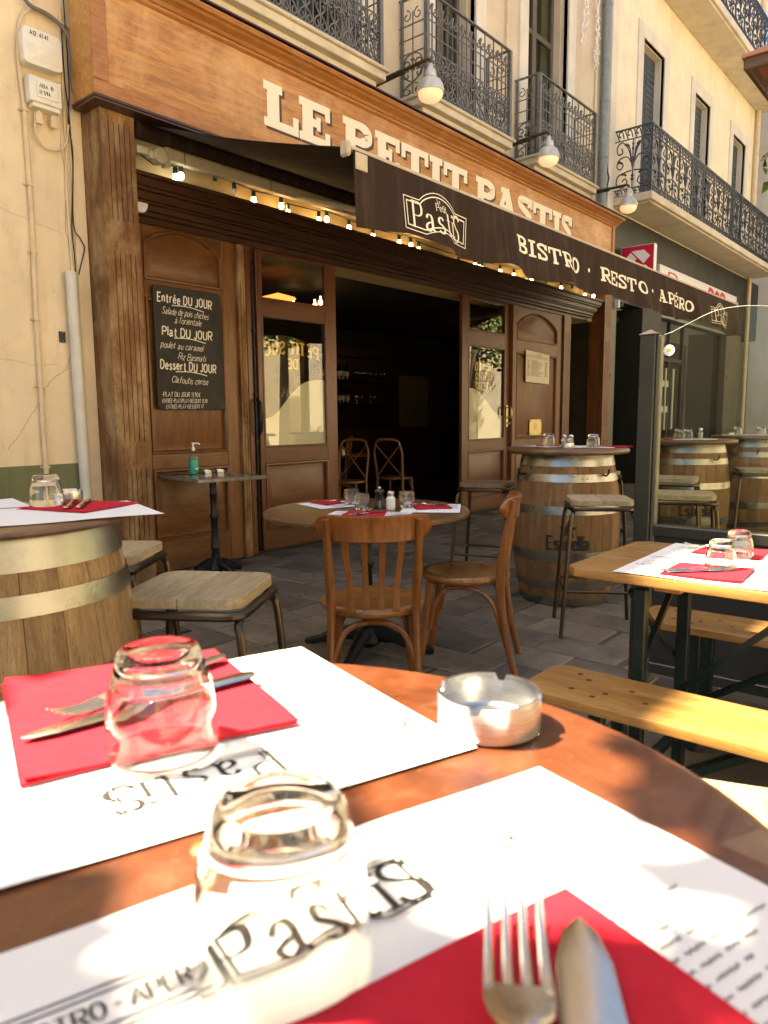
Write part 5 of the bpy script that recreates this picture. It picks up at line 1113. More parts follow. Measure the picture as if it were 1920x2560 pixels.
# ------------------------------------------------------------------ bentwood chairs
def make_chair(label):
    t = T('bentwood_chair', label, 'chair', (0, 0, 0), 0, 'bentwood chairs at the bistro table')
    def p(nm, b, m='chair_wood', **k): return P(nm, b, m, t, world=False, **k)
    def dseat(s):
        pts = []
        for k in range(36):
            a = 2*PI*k/36; r = 0.2*s*(1+0.06*math.cos(2*a)**2*(1 if math.sin(a) > 0 else 0.2)); pts.append((r*math.cos(a), r*math.sin(a)*1.02))
        return pts
    b = B(); rings = [(1.0, .425), (1.03, .432), (1.03, .452), (0.99, .460), (0.90, .460), (0.84, .455), (0.4, .449)]; vs = []; fs = []; n = 36
    for s, z in rings: vs += [(x, y, z) for x, y in dseat(s)]
    for k in range(len(rings)-1):
        for q in range(n): fs.append((k*n+q, k*n+(q+1) % n, (k+1)*n+(q+1) % n, (k+1)*n+q))
    fs += [tuple(range(n))[::-1], tuple(range((len(rings)-1)*n, len(rings)*n))]; p('seat', b.add(vs, fs), 'chair_seat_wood', ang=50)
    for s in (-1, 1):
        p('leg', B().tube(cat_rom([(s*.145, .15, .425), (s*.152, .165, .25), (s*.165, .185, .1), (s*.175, .20, .0)], 4), [.019]*5+[.017]*5+[.013]*3, 10))
        p('back_post', B().tube(cat_rom([(s*.175, -.25, .0), (s*.168, -.20, .2), (s*.163, -.175, .42), (s*.168, -.195, .62), (s*.176, -.235, .815)], 4), [.014]*4+[.018]*5+[.019]*4+[.016]*4, 10, flat=1.15))
    b = B(); vs = []; fs = []; N = 20
    for i in range(N+1):
        u = -1+2*i/N; x = 0.225*u; yb = -.238+.055*u*u; e = 0.048*(max(0, 1-abs(u)**9))**0.5+0.004; dip = 0.012*(u*u)
        zc = .775+dip
        for dz, dy in ((-e, .0), (-e*.9, -.011), (0, -.013), (e*.9, -.011), (e, 0), (e*.9, .010), (0, .011), (-e*.9, .010)): vs.append((x, yb+dy-(0.012 if dz > 0 else 0)*abs(dz)/0.05, zc+dz))
    for i in range(N):
        for k in range(8): fs.append((i*8+k, i*8+(k+1) % 8, (i+1)*8+(k+1) % 8, (i+1)*8+k))
    fs += [tuple(range(8))[::-1], tuple(range(N*8, N*8+8))]; p('top_rail', b.add(vs, fs), ang=60)
    for k, s in enumerate((-1.5, -.5, .5, 1.5)):
        x0, x1 = s*.058, s*.068
        pts = cat_rom([(x0, -.198, .452), (x0*1.02, -.196, .55), (x1, -.208, .66), (x1*1.03, -.23, .735)], 4); bb = B(); vs = []; fs = []
        for i, q in enumerate(pts):
            w = .0155-.004*math.sin(PI*i/(len(pts)-1)); vs += [(q.x-w, q.y-.005, q.z), (q.x+w, q.y-.005, q.z), (q.x+w, q.y+.005, q.z), (q.x-w, q.y+.005, q.z)]
        for i in range(len(pts)-1):
            for j in range(4): fs.append((i*4+j, i*4+(j+1) % 4, (i+1)*4+(j+1) % 4, (i+1)*4+j))
        fs += [(3, 2, 1, 0), tuple(range(len(vs)-4, len(vs)))]; p('slat', bb.add(vs, fs), bevel=0.002)
    p('brace', B().tube(cat_rom([(-.163, -.2, .16), (-.15, -.19, .28), (-.10, -.175, .375), (0, -.17, .405), (.10, -.175, .375), (.15, -.19, .28), (.163, -.2, .16)], 5), .0115, 9))
    p('brace', B().tube(cat_rom([(-.155, .165, .2), (-.14, .155, .31), (-.09, .15, .39), (0, .15, .41), (.09, .15, .39), (.14, .155, .31), (.155, .165, .2)], 5), .0115, 9))
    for s in (-1, 1): p('brace', B().tube(cat_rom([(s*.162, -.18, .22), (s*.16, -.14, .34), (s*.158, -.06, .40), (s*.158, .06, .40), (s*.158, .12, .33), (s*.16, .15, .2)], 5), .0105, 9))
    return t
c1_ = make_chair('bentwood chair with slatted back turned to the camera at the bistro table')
def place(o, x, y, face): o.location = (x, y, 0); o.rotation_euler = (0, 0, -math.radians(face))
place(c1_, 2.245, 1.965, 48.5)
c2_ = dup(c1_, (0, 0, 0), 0, 'bentwood chair seen side on between the bistro table and the star barrel'); place(c2_, 2.955, 1.975, -27)
for o in (c1_, c2_): o.scale = (1.03, 1.03, 1.03)
# ------------------------------------------------------------------ cast iron pedestal tables
def pedestal(t, hz, feet=4, rf=0.33, a0=0.4):
    P('pedestal', B().lathe([(.032, .12), (.030, .2), (.038, .215), (.03, .235), (.027, .30), (.026, .44), (.036, .455), (.036, .475), (.026, .49), (.026, .62), (.034, .635), (.026, .655), (.028, hz-.03), (.055, hz-.022), (.055, hz-.012), (.0001, hz-.012)], (0, 0, 0), 18), 'cast_iron', t, world=False)
    P('base_boss', B().lathe([(.05, .02), (.085, .05), (.07, .09), (.045, .125), (.03, .13)], (0, 0, 0), 18), 'cast_iron', t, world=False)
    for k in range(feet):
        a = a0+2*PI*k/feet; c, s = math.cos(a), math.sin(a)
        P('foot', B().tube(cat_rom([(c*.03, s*.03, .09), (c*rf*.4, s*rf*.4, .075), (c*rf*.75, s*rf*.75, .035), (c*rf, s*rf, .012)], 4), [.04]*4+[.032]*4+[.022]*4+[.016], 8), 'cast_iron', t, world=False)
bi = T('bistro_table', 'round brown bistro table on a black cast iron pedestal', 'table', (2.81, 2.50, 0)); ZB = 0.75
P('table_top', B().lathe([(0.0001, ZB-.03), (.52, ZB-.03), (.532, ZB-.026), (.536, ZB-.012), (.532, ZB-.003), (.52, ZB), (0.0001, ZB)], (0, 0, 0), 72), 'table_brown', bi, world=False, ang=50); pedestal(bi, ZB-.02, 4, .36)
sq = T('square_table', 'square marbled table on a black iron pedestal against the panelling', 'table', (3.47, 4.70, 0), math.radians(-9)); ZQ = 0.79
P('table_top', B().box(-.29, .29, -.33, .33, ZQ-.03, ZQ), 'marble_top', sq, 0.004, world=False); pedestal(sq, ZQ-.02, 4, .26, 0.2)
# ------------------------------------------------------------------ beer table and benches (running out from the facade)
def folding_leg(t, y, x0, x1, h, zbr, ydir):
    for x in (x0, x1): P('leg', B().box(x-.016, x+.016, y-.02, y+.02, 0, h), 'beer_leg', t, 0.004)
    P('leg_crosspiece', B().box(x0+.0165, x1-.0165, y-.015, y+.015, 0.12, 0.15), 'beer_leg', t, 0.003)
    P('strut', B().tube([((x0+x1)/2-.02, y, zbr), ((x0+x1)/2-.02, y+ydir*0.42, h-.005)], 0.014, 4), 'beer_leg', t); P('strut', B().tube([((x0+x1)/2+.02, y-.006, zbr), ((x0+x1)/2+.02, y+ydir*0.42, h-.005)], 0.014, 4), 'beer_leg', t)
def x_brace(t, y, x0, x1, z0, z1):
    P('brace', B().tube([(x0, y, z0), (x1, y, z1)], .012, 4), 'beer_leg', t); P('brace', B().tube([(x1, y+.012, z0), (x0, y+.012, z1)], .012, 4), 'beer_leg', t)
be = T('beer_table', 'long varnished pine beer table with green folding legs', 'table', (2.3, 0.0, 0))
P('table_top', B().prism([(2.005+.035, .985), (2.605-.035, .985), (2.605, .95), (2.605, -1.2), (2.005, -1.2), (2.005, .95)][::-1], lambda x, y: (x, y, .742), lambda x, y: (x, y, .77)), 'pine', be, 0.006, segs=2)
P('batten', B().box(2.08, 2.53, .66, .74, .715, .7415), 'pine', be, 0.003)
folding_leg(be, .78, 2.10, 2.50, .714, .30, -1); folding_leg(be, -1.0, 2.10, 2.50, .7415, .30, 1); x_brace(be, .80, 2.10, 2.50, .40, .70)
def bench(label, x0, x1, y1):
    t = T('bench', label, 'bench', ((x0+x1)/2, 0, 0), group='beer benches')
    P('seat', B().prism([(x0+.03, y1), (x1-.03, y1), (x1, y1-.03), (x1, -1.2), (x0, -1.2), (x0, y1-.03)][::-1], lambda x, y: (x, y, .442), lambda x, y: (x, y, .47)), 'pine', t, 0.006, segs=2)
    folding_leg(t, y1-.22, x0+.05, x1-.05, .4415, .16, -1); folding_leg(t, -1.0, x0+.05, x1-.05, .4415, .16, 1)
    rs = random.Random(2)
    for x, y in ((x0+.08, y1-.13), (x0+.17, y1-.14), (x0+.06, y1-.2), (x0+.10, y1-.22), (x0+.16, y1-.27), (x0+.10, y1-.33), (x0+.2, y1-.1)): P('screw_head', B().lathe([(0.0001, .0009), (rs.choice((.006, .008)), .0006), (.0085, 0)], (x, y, .4702), 10), 'lamp_arm', t)
bench('nearer pine bench with dark screw heads between the copper table and beer table', 1.735, 1.99, .99)
bench('farther pine bench between the beer table and the glass screen', 2.625, 2.885, 1.01)
# ------------------------------------------------------------------ glass wind screen
ws = T('wind_screen', 'black framed terrace wind screen with curved glass top', 'screen', (3.27, 0, 0))
P('post', B().box(3.235, 3.305, 1.182, 1.252, 0, 1.575), 'screen_frame', ws, 0.004); P('post_cap', B().add([(3.23, 1.177, 1.576), (3.31, 1.177, 1.576), (3.31, 1.257, 1.576), (3.23, 1.257, 1.576), (3.27, 1.217, 1.60), (3.262, 1.209, 1.599)], [(0, 1, 4), (1, 2, 4), (2, 3, 4), (3, 0, 4), (3, 2, 1, 0)]), 'chrome', ws)
P('edge_profile', B().box(3.25, 3.29, 1.162, 1.1815, 0.0, 1.57), 'shop_pilaster', ws, 0.003)
P('middle_rail', B().box(3.235, 3.305, -1.0, 1.161, .685, .735), 'screen_frame', ws, 0.004); P('bottom_rail', B().box(3.235, 3.305, -1.0, 1.161, .05, .10), 'screen_frame', ws, 0.004)
P('lower_panel', B().box(3.26, 3.28, -1.0, 1.161, .1005, .6845), 'screen_panel', ws)
gp = [(1.16, .7355), (1.16, 1.57)]+[tuple(q)[:2] for q in cat_rom([(1.12, 1.582, 0), (1.058, 1.61, 0), (.968, 1.648, 0), (.90, 1.660, 0), (.82, 1.66, 0), (.72, 1.645, 0), (.6, 1.61, 0), (.45, 1.6, 0)], 4)]+[(-1.0, 1.6), (-1.0, .7355)]
P('glass_pane', B().prism(gp, lambda y, z: (3.266, y, z), lambda y, z: (3.274, y, z)), 'screen_glass', ws, smooth=False)
e_ = B().tube([(3.27, y, z) for y, z in gp[1:-2]], .0012, 6); P('polished_edge', e_, 'zinc', ws)
tg = T('sticker', 'round white and green sticker on the glass screen by the post', 'sticker', (3.262, 1.135, 1.5)); P('disc', B().add([(3.2645, 1.132+.024*math.cos(a), 1.503+.024*math.sin(a)) for a in [2*PI*i/24 for i in range(24)]], [tuple(range(24))]), 'plastic_white', tg, smooth=False)
P('leaf_mark', B().add([(3.2638, 1.132+r_*math.cos(a), 1.505+r_*math.sin(a)) for a, r_ in [(2*PI*i/14, .013 if i % 2 else .007) for i in range(14)]], [tuple(range(14))]), 'sticker_green', tg, smooth=False)
# ================================================================== TABLEWARE
def placemat(label, c, e1, e2, L, W, z0, printed=True, flip=False, seed=1, wave=0.0012, lift=None, group=None, detail=True, ca=0.19):
    c = Vector((*c, 0)); e1 = Vector((*e1, 0)).normalized(); e2 = Vector((*e2, 0)).normalized(); rr = random.Random(seed); p1, p2 = rr.uniform(0, 6), rr.uniform(0, 6)
    def hz(a, b_):
        z = z0+0.0012+wave*(1+math.sin(a*19+p1)*math.cos(b_*15+p2))
        if lift: z += lift(a, b_)
        return z
    nx, ny = 56, 40; vs = []
    for j in range(ny+1):
        for i in range(nx+1): a, b_ = L*i/nx, W*j/ny; q = c+e1*a+e2*b_; vs.append((q.x, q.y, hz(a, b_)))
    t = T('placemat', label, 'placemat', (c.x, c.y, z0), group=group)
    P('sheet', B().add(vs, [(j*(nx+1)+i, j*(nx+1)+i+1, (j+1)*(nx+1)+i+1, (j+1)*(nx+1)+i) for j in range(ny) for i in range(nx)]), 'paper', t)
    if printed:
        b = B()
        def f(a, b_, e=0.0):     # a right, b up from the reader's bottom edge
            aa = L-a if not flip else a; q = c+e1*aa+e2*(W-b_); return (q.x, q.y, hz(aa, W-b_)+0.0005+e*0.4)
        def dense(v, fs):
            b.add([f(*p) for p in v], fs)
        def bar(a0, a1, z, th):
            n = 14; v, fs = ribbon([(a0+(a1-a0)*k/n, z) for k in range(n+1)], lambda t_: th); dense(v, fs)
        if detail:
            LW, LH = L*0.31, W*0.225; put_text(b, [([(p[0]+ca-LW/2, p[1]+W*.70) for p in v], fs, l) for v, fs, l in logo(LW, LH, 0.95, 1.5)], f)
            for a0, a1 in ((L*.03, ca-LW*.55), (ca+LW*.55, L*.97)):
                for z in (W*.735, W*.75, W*.82, W*.835): bar(a0, a1, z, .0013)
            for txt, a0, mx in (('BISTRO · APERO', L*.04, L*.22), ('RESTO · APERO', ca+LW*.62, L*.20)):
                t2, w_ = text2d(txt, W*.035, 1.8, 0.4, 0.5, 2.2); k = min(1.2, mx/w_); put_text(b, [([(a0+p[0]*k, p[1]+W*.766) for p in v], fs, l) for v, fs, l in t2], f)
        fine = B()
        for col_ in ((.05, .33), (.37, .63), (.68, .95)):
            for k in range(16):
                u_ = col_[0]; end = col_[0]+(col_[1]-col_[0])*rr.uniform(.45, 1)
                while u_ < end:
                    w_ = rr.uniform(.015, .05); nz = max(3, int(L*w_/.0011)) if detail else 3; v, fs = ribbon([(L*(u_+w_*q/nz), W*(.54-.03*k)+((.0011*rr.uniform(.4, 1.3))*(1 if q % 2 else -1) if detail else 0)) for q in range(nz+1)], lambda t_: (.00055 if detail else .003)); fine.add([f(*p) for p in v], fs); u_ += w_+.012
        if detail: P('print', b, 'ink_soft', t, smooth=False)
        P('fine_print', fine, 'ink_soft' if detail else 'ink_grey', t, smooth=False)
    return t
def napkin(label, pts, z0, th=0.0035, group=None):
    # folded paper napkin from 4 corners, slightly uneven layers
    t = T('napkin', label, 'napkin', (*pts[0], z0), group=group); q = [Vector((*p, 0)) for p in pts]
    for lay in range(2):
        n = 8; vs = []; k = 0.99-0.006*lay; c = sum(q, Vector())/4; zz = z0+0.0028+lay*th*0.5
        for j in range(n+1):
            for i in range(n+1):
                u, v = i/n, j/n; p = (q[0]*(1-u)+q[1]*u)*(1-v)+(q[3]*(1-u)+q[2]*u)*v; p = c+(p-c)*k+Vector((.0022*lay, -.0015*lay, 0)); edge = (abs(2*u-1)**6+abs(2*v-1)**6)
                vs.append((p.x, p.y, zz+th*0.5-0.0008*edge+0.0006*math.sin(u*5+v*4+lay)+lay*(.005*(u*v)**7+.003*((1-u)*v)**9)))
        m = (n+1)**2; vs += [(x, y, z-th*0.42) for x, y, z in vs]; fs = []
        for j in range(n):
            for i in range(n): a = j*(n+1)+i; fs += [(a, a+1, a+n+2, a+n+1), (a+m, a+m+n+1, a+m+n+2, a+m+1)]
        rim = [i for i in range(n+1)]+[(j+1)*(n+1)-1 for j in range(1, n+1)]+[n*(n+1)+i for i in range(n-1, -1, -1)]+[j*(n+1) for j in range(n-1, 0, -1)]
        for a, b_ in zip(rim, rim[1:]+rim[:1]): fs.append((a, b_, b_+m, a+m))
        P('fold', B().add(vs, fs), 'napkin', t)
    return t
def blade_mesh(sections):
    # sections: (x, half width, z, thickness) along x
    vs = []; fs = []
    for x, w, z, th in sections: vs += [(x, -w, z+th*.2), (x, -w*.6, z+th), (x, 0, z+th*.9), (x, w*.6, z+th), (x, w, z+th*.2), (x, w*.5, z-th*.2), (x, -w*.5, z-th*.2)]
    m = 7
    for i in range(len(sections)-1):
        for k in range(m): fs.append((i*m+k, i*m+(k+1) % m, (i+1)*m+(k+1) % m, (i+1)*m+k))
    fs += [tuple(range(m))[::-1], tuple(range((len(sections)-1)*m, len(sections)*m))]; return vs, fs
def make_fork(label):
    t = T('fork', label, 'fork', (0, 0, 0))
    h = [(0, .004, .004, .0015), (.01, .009, .004, .0022), (.05, .008, .0035, .0025), (.09, .0045, .006, .003), (.115, .0035, .010, .003), (.125, .005, .010, .0028), (.134, .0105, .008, .0022), (.142, .012, .006, .002), (.149, .0122, .005, .0018)]
    P('handle', B().add(*blade_mesh(h)), 'cutlery', t, world=False, ang=60); b = B()
    for k in range(4):
        y = -.0098+k*.00653; b.add(*[(lambda V, F: ([(x, yy+y, z) for x, yy, z in V], F))(*blade_mesh([(.1485, .0023, .005, .0018), (.165, .0019, .004, .0018), (.185, .0015, .007, .0016), (.197, .0008, .0115, .001)]))][0])
    P('tine', b, 'cutlery', t, world=False, ang=60); return t
def make_knife(label):
    t = T('knife', label, 'knife', (0, 0, 0))
    h = [(0, .004, .003, .002), (.008, .0095, .003, .003), (.05, .0085, .003, .004), (.095, .006, .003, .0045), (.11, .0065, .003, .004)]
    P('handle', B().add(*blade_mesh(h)), 'cutlery', t, world=False, ang=60)
    bl_ = [(.1095, .006, .003, .002), (.12, .0095, .003, .0018), (.16, .0105, .003, .0016), (.19, .0095, .003, .0014), (.207, .006, .003, .0012), (.215, .0015, .003, .001)]
    P('blade', B().add(*blade_mesh(bl_)), 'cutlery', t, world=False, ang=60); return t
def glass_mesh():
    o = [(.0418, 0.0), (.0428, .0006), (.0432, .004), (.0426, .02), (.0412, .04), (.0392, .053), (.0372, .0565), (.0376, .0585), (.0352, .0615), (.0345, .068), (.0318, .078), (.029, .0825), (.026, .0832), (.022, .081), (.0001, .0805)]
    i_ = [(.0001, .0685), (.022, .069), (.028, .067), (.0318, .0615), (.0345, .055), (.0385, .04), (.0402, .02), (.0408, .003), (.0418, 0.0)]
    return B().lathe(o+i_, (0, 0, 0), 48).mesh('tumbler', ang=60)
gA = glass_mesh()
def tumbler(label, x, y, z, up=False, s=1.0, group='clear tumblers on the tables'):
    t = tag(link('tumbler', gA, 'tumbler'), label, 'glass', group); t.location = (x, y, z); t.rotation_euler = (0, 0, random.uniform(0, 6))
    if up: t.rotation_euler = (PI, 0, 0); t.location.z = z+.0835*s
    t.scale = (s, s, s); return t
def ashtray(label, x, y, z, s=1.0, rz=0.3):
    t = T('ashtray', label, 'ashtray', (x, y, z), rz, 'steel ashtrays'); n = 96; vs = []; fs = []
    prof = [(.0001, .0006), (.042, .0006), (.0435, .002), (.044, .01), (.0442, .028), (.0440, 1), (.0415, 1), (.041, .028), (.040, .006), (.037, .0035), (.0001, .003)]
    for i in range(n):
        a = 2*PI*i/n; q = 1.0
        for k in range(4):
            d = abs((a-k*PI/2+PI) % (2*PI)-PI)*0.044
            if d < .0045: q = 0
        zr_ = .0325 if q else .026
        for r, zz in prof: vs.append((r*math.cos(a), r*math.sin(a), zr_ if zz == 1 else min(zz, zr_-.0015) if zz > .02 else zz))
    m = len(prof)
    for i in range(n):
        j = (i+1) % n
        for k in range(m-1): fs.append((i*m+k, j*m+k, j*m+k+1, i*m+k+1))
    P('bowl', B().add(vs, fs), 'steel', t, world=False, ang=40); t.scale = (s, s, s); return t
def lay(o, x, y, z, dx, dy, tilt=0.0):
    o.location = (x, y, z); o.rotation_euler = (0, tilt, math.atan2(dy, dx))
# ---- foreground table
placemat('white paper placemat on the copper table under the near glass', (.472, .248), (-.95, .31), (-.28, -.96), .38, .30, ZT, seed=3, ca=.165)
placemat('white paper placemat on the far side of the copper table, upside down', (.468, .301), (-.945, .326), (.285, .958), .38, .31, ZT, flip=True, seed=5, ca=.205)
napkin('folded red napkin on the far placemat under fork and knife', [(.405, .441), (.48, .662), (.281, .739), (.203, .517)], ZT+.003)
napkin('folded red napkin at the bottom edge under the large fork', [(.344, .166), (.153, .226), (.094, .035), (.285, -.025)], ZT+.003)
tumbler('upturned clear glass standing over the red napkin on the copper table', .302, .486, ZT+.0075); tumbler('upturned clear glass nearest the camera on the printed placemat', .213, .247, ZT+.0035)
ashtray('brushed steel ashtray on the sunlit copper table', .512, .318, ZT+.0005)
f0 = make_fork('large fork with upright tines at the bottom edge of the picture'); lay(f0, .101, .043, ZT+.010, .84, .54, -0.03); f0.scale = (1.2, 1.25, 1.2)
k0 = make_knife('round tipped table knife beside the large fork at the bottom edge'); lay(k0, .104, .017, ZT+.011, .86, .51); k0.scale = (1.15, 1.35, 1.2)
f1 = dup(f0, (0, 0, 0), 0, 'fork crossing a knife behind the far upturned glass'); f1.scale = (1, 1, 1); lay(f1, .459, .616, ZT+.011, -.192, -.028)
k1 = dup(k0, (0, 0, 0), 0, 'knife under the fork on the far red napkin'); k1.scale = (1, 1, 1); lay(k1, .446, .549, ZT+.010, -.221, .031)
# ---- left barrel
ZL = .988
def edge_drop(a, b_): return -max(0, a-.33)**1.5*0.9
placemat('white paper placemat overhanging the pale left barrel', (.57, 1.70), (.95, -.28), (.28, .96), .46, .36, ZL, False, seed=8, detail=False); placemat('second white placemat at the back of the pale left barrel', (.88, 2.0), (-.95, .2), (.2, .95), .38, .26, ZL, False, seed=9, detail=False)
napkin('red napkin on the pale left barrel table', [(.885, 1.732), (1.088, 1.812), (1.003, 1.999), (.816, 1.956)], ZL+.002); tumbler('upturned clear glass on the pale left barrel', .894, 1.943, ZL+.007)
ashtray('steel ashtray behind the glass on the pale left barrel', 1.03, 2.10, ZL, 0.9)
f2 = dup(f0, (0, 0, 0), 0, 'fork on the red napkin of the pale left barrel'); f2.scale = (1, 1, 1); lay(f2, .874, 1.80, ZL+.010, .17, .24); k2 = dup(k0, (0, 0, 0), 0, 'knife on the red napkin of the pale left barrel'); k2.scale = (1, 1, 1); lay(k2, .90, 1.785, ZL+.010, .11, .16)
# ---- star barrel
ZR = 1.0185
napkin('red napkin on the left half of the weathered star barrel', [(4.46, 2.42), (4.62, 2.50), (4.70, 2.36), (4.54, 2.28)], ZR+.001); napkin('red napkin on the right half of the weathered star barrel', [(4.62, 2.04), (4.76, 1.96), (4.69, 1.83), (4.55, 1.91)], ZR+.001)
placemat('white placemat on the left half of the weathered star barrel', (4.38, 2.30), (.35, .93), (.93, -.35), .26, .32, ZR, True, seed=11, detail=False); placemat('white placemat on the right half of the weathered star barrel', (4.40, 2.12), (.35, -.93), (.93, .35), .26, .32, ZR, True, seed=12, detail=False)
tumbler('upturned glass on the left half of the weathered star barrel', 4.53, 2.36, ZR+.006); tumbler('upturned glass on the right half of the weathered star barrel', 4.49, 2.02, ZR+.006)
def shaker(label, x, y, z, body='tumbler', s=1.0):
    t = T('shaker', label, 'shaker', (x, y, z))
    P('body', B().lathe([(.0001, 0), (.018, 0), (.02, .004), (.02, .048), (.014, .056), (.014, .06)], (0, 0, 0), 8), body, t, world=False, ang=30); P('contents', B().lathe([(.0001, .002), (.016, .002), (.016, .042), (.0001, .042)], (0, 0, 0), 8), 'salt_white', t, world=False); P('cap', B().lathe([(.015, .06), (.016, .062), (.016, .075), (.012, .08), (.0001, .081)], (0, 0, 0), 12), 'steel', t, world=False); t.scale = (s, s, s); return t
cd_ = T('condiment_stand', 'steel condiment holder in the middle of the weathered star barrel', 'holder', (4.46, 2.185, ZR)); P('cup', B().lathe([(.0001, .003), (.042, .003), (.042, .03), (.0435, .03), (.0435, .0), (.0001, 0)], (0, 0, 0), 24), 'steel', cd_, world=False)
shaker('glass shaker on the left side of the steel condiment holder', 4.452, 2.204, ZR+.004); shaker('glass shaker on the right side of the steel condiment holder', 4.468, 2.166, ZR+.004)
# ---- barrels behind the screen
placemat('white placemat drooping over the star barrel behind the screen', (6.28, 2.12), (.2, -.97), (.97, .2), .34, .3, ZR, False, seed=13, detail=False); napkin('red napkin on the star barrel behind the screen', [(6.42, 2.30), (6.62, 2.33), (6.65, 2.15), (6.45, 2.12)], ZR+.002)
tumbler('left one of two upturned glasses on the barrel behind the screen', 6.62, 2.18, ZR+.003); tumbler('right one of two upturned glasses on the barrel behind the screen', 6.58, 2.09, ZR+.003); shaker('white filled shaker on the star barrel behind the screen', 6.66, 2.01, ZR+.002, s=1.15)
placemat('white placemat on the farthest right barrel', (7.85, 2.15), (.3, -.95), (.95, .3), .42, .3, ZR, False, seed=14, detail=False); tumbler('left one of two upturned glasses on the farthest right barrel', 8.10, 2.08, ZR+.003); tumbler('right one of two upturned glasses on the farthest right barrel', 8.12, 1.86, ZR+.003); ashtray('small steel ashtray on the farthest right barrel', 8.0, 2.12, ZR, .8)
# ---- beer table
ZE = .7705
placemat('white placemat at the near side of the pine beer table', (2.01, .835), (.02, -1), (1, .02), .42, .30, ZE, True, seed=15, detail=False); placemat('white placemat at the far side of the pine beer table', (2.32, .845), (.02, -1), (1, .02), .42, .28, ZE, True, seed=16, detail=False)
napkin('red napkin under a fork at the near side of the beer table', [(2.038, .712), (2.237, .72), (2.26, .513), (2.06, .50)], ZE+.003); napkin('red napkin at the far side of the beer table', [(2.427, .746), (2.596, .742), (2.606, .55), (2.435, .54)], ZE+.003)
tumbler('upturned glass at the near side of the pine beer table', 2.215, .595, ZE+.008); tumbler('upturned glass at the far side of the pine beer table', 2.436, .603, ZE+.008)
f3 = dup(f0, (0, 0, 0), 0, 'fork on the nearer red napkin of the beer table'); f3.scale = (1, 1, 1); lay(f3, 2.055, .715, ZE+.010, .13, -.14); f4 = dup(f0, (0, 0, 0), 0, 'fork on the farther red napkin of the beer table'); f4.scale = (1, 1, 1); lay(f4, 2.50, .60, ZE+.010, .02, .2)
k3 = dup(k0, (0, 0, 0), 0, 'knife on the nearer red napkin of the beer table'); k3.scale = (1, 1, 1); lay(k3, 2.05, .69, ZE+.010, .15, -.14); k4 = dup(k0, (0, 0, 0), 0, 'knife on the farther red napkin of the beer table'); k4.scale = (1, 1, 1); lay(k4, 2.53, .58, ZE+.010, .02, .2)
# ---- bistro table
placemat('white placemat at the far left of the bistro table', (2.66, 2.68), (.28, .96), (.96, -.28), .30, .22, ZB, True, seed=17, detail=False); placemat('white placemat on the near side of the bistro table behind the chair back', (2.42, 2.45), (.45, -.89), (.89, .45), .40, .26, ZB, True, seed=18, detail=False); placemat('white placemat at the right of the bistro table', (2.80, 2.27), (.55, -.83), (.83, .55), .30, .36, ZB, True, seed=19, detail=False)
napkin('red napkin at the far left of the bistro table', [(2.80, 2.92), (2.95, 2.96), (2.92, 2.76), (2.78, 2.76)], ZB+.003); napkin('red napkin on the near placemat of the bistro table', [(2.49, 2.39), (2.66, 2.49), (2.76, 2.32), (2.59, 2.20)], ZB+.003); napkin('red napkin at the right of the bistro table', [(3.06, 2.40), (3.20, 2.27), (3.06, 2.13), (2.92, 2.26)], ZB+.003)
tumbler('upright glass at the back left of the bistro table', 2.90, 2.69, ZB+.003, True); tumbler('upright glass in front of the pepper mill on the bistro table', 2.75, 2.48, ZB+.003, True); tumbler('upright glass at the right of the salt shaker on the bistro table', 2.97, 2.36, ZB+.003, True)
pmill = T('pepper_mill', 'short black pepper mill in the middle of the bistro table', 'pepper mill', (2.86, 2.455, ZB)); P('body', B().lathe([(.0001, 0), (.026, 0), (.027, .01), (.022, .03), (.0175, .05), (.022, .064), (.0225, .068), (.016, .072), (.016, .076), (.024, .084), (.0245, .095), (.018, .103), (.0001, .105)], (0, 0, 0), 20), 'pepper_black', pmill, world=False); P('knob', B().lathe([(.006, .104), (.009, .108), (.009, .116), (.0001, .119)], (0, 0, 0), 10), 'steel', pmill, world=False)
shaker('salt shaker beside the black pepper mill on the bistro table', 2.875, 2.39, ZB, 'salt_white', 1.2)
f5 = dup(f0, (0, 0, 0), 0, 'fork on the near red napkin of the bistro table'); f5.scale = (1, 1, 1); lay(f5, 2.54, 2.33, ZB+.010, .17, .06); k5 = dup(k0, (0, 0, 0), 0, 'knife on the near red napkin of the bistro table'); k5.scale = (1, 1, 1); lay(k5, 2.52, 2.36, ZB+.010, .19, -.06)
f6 = dup(f0, (0, 0, 0), 0, 'fork on the right red napkin of the bistro table'); f6.scale = (1, 1, 1); lay(f6, 3.08, 2.20, ZB+.010, -.04, .19); f7 = dup(f0, (0, 0, 0), 0, 'fork on the far left red napkin of the bistro table'); f7.scale = (1, 1, 1); lay(f7, 2.83, 2.90, ZB+.010, .08, -.16); k6 = dup(k0, (0, 0, 0), 0, 'knife on the right red napkin of the bistro table'); k6.scale = (1, 1, 1); lay(k6, 3.10, 2.18, ZB+.010, -.02, .2)
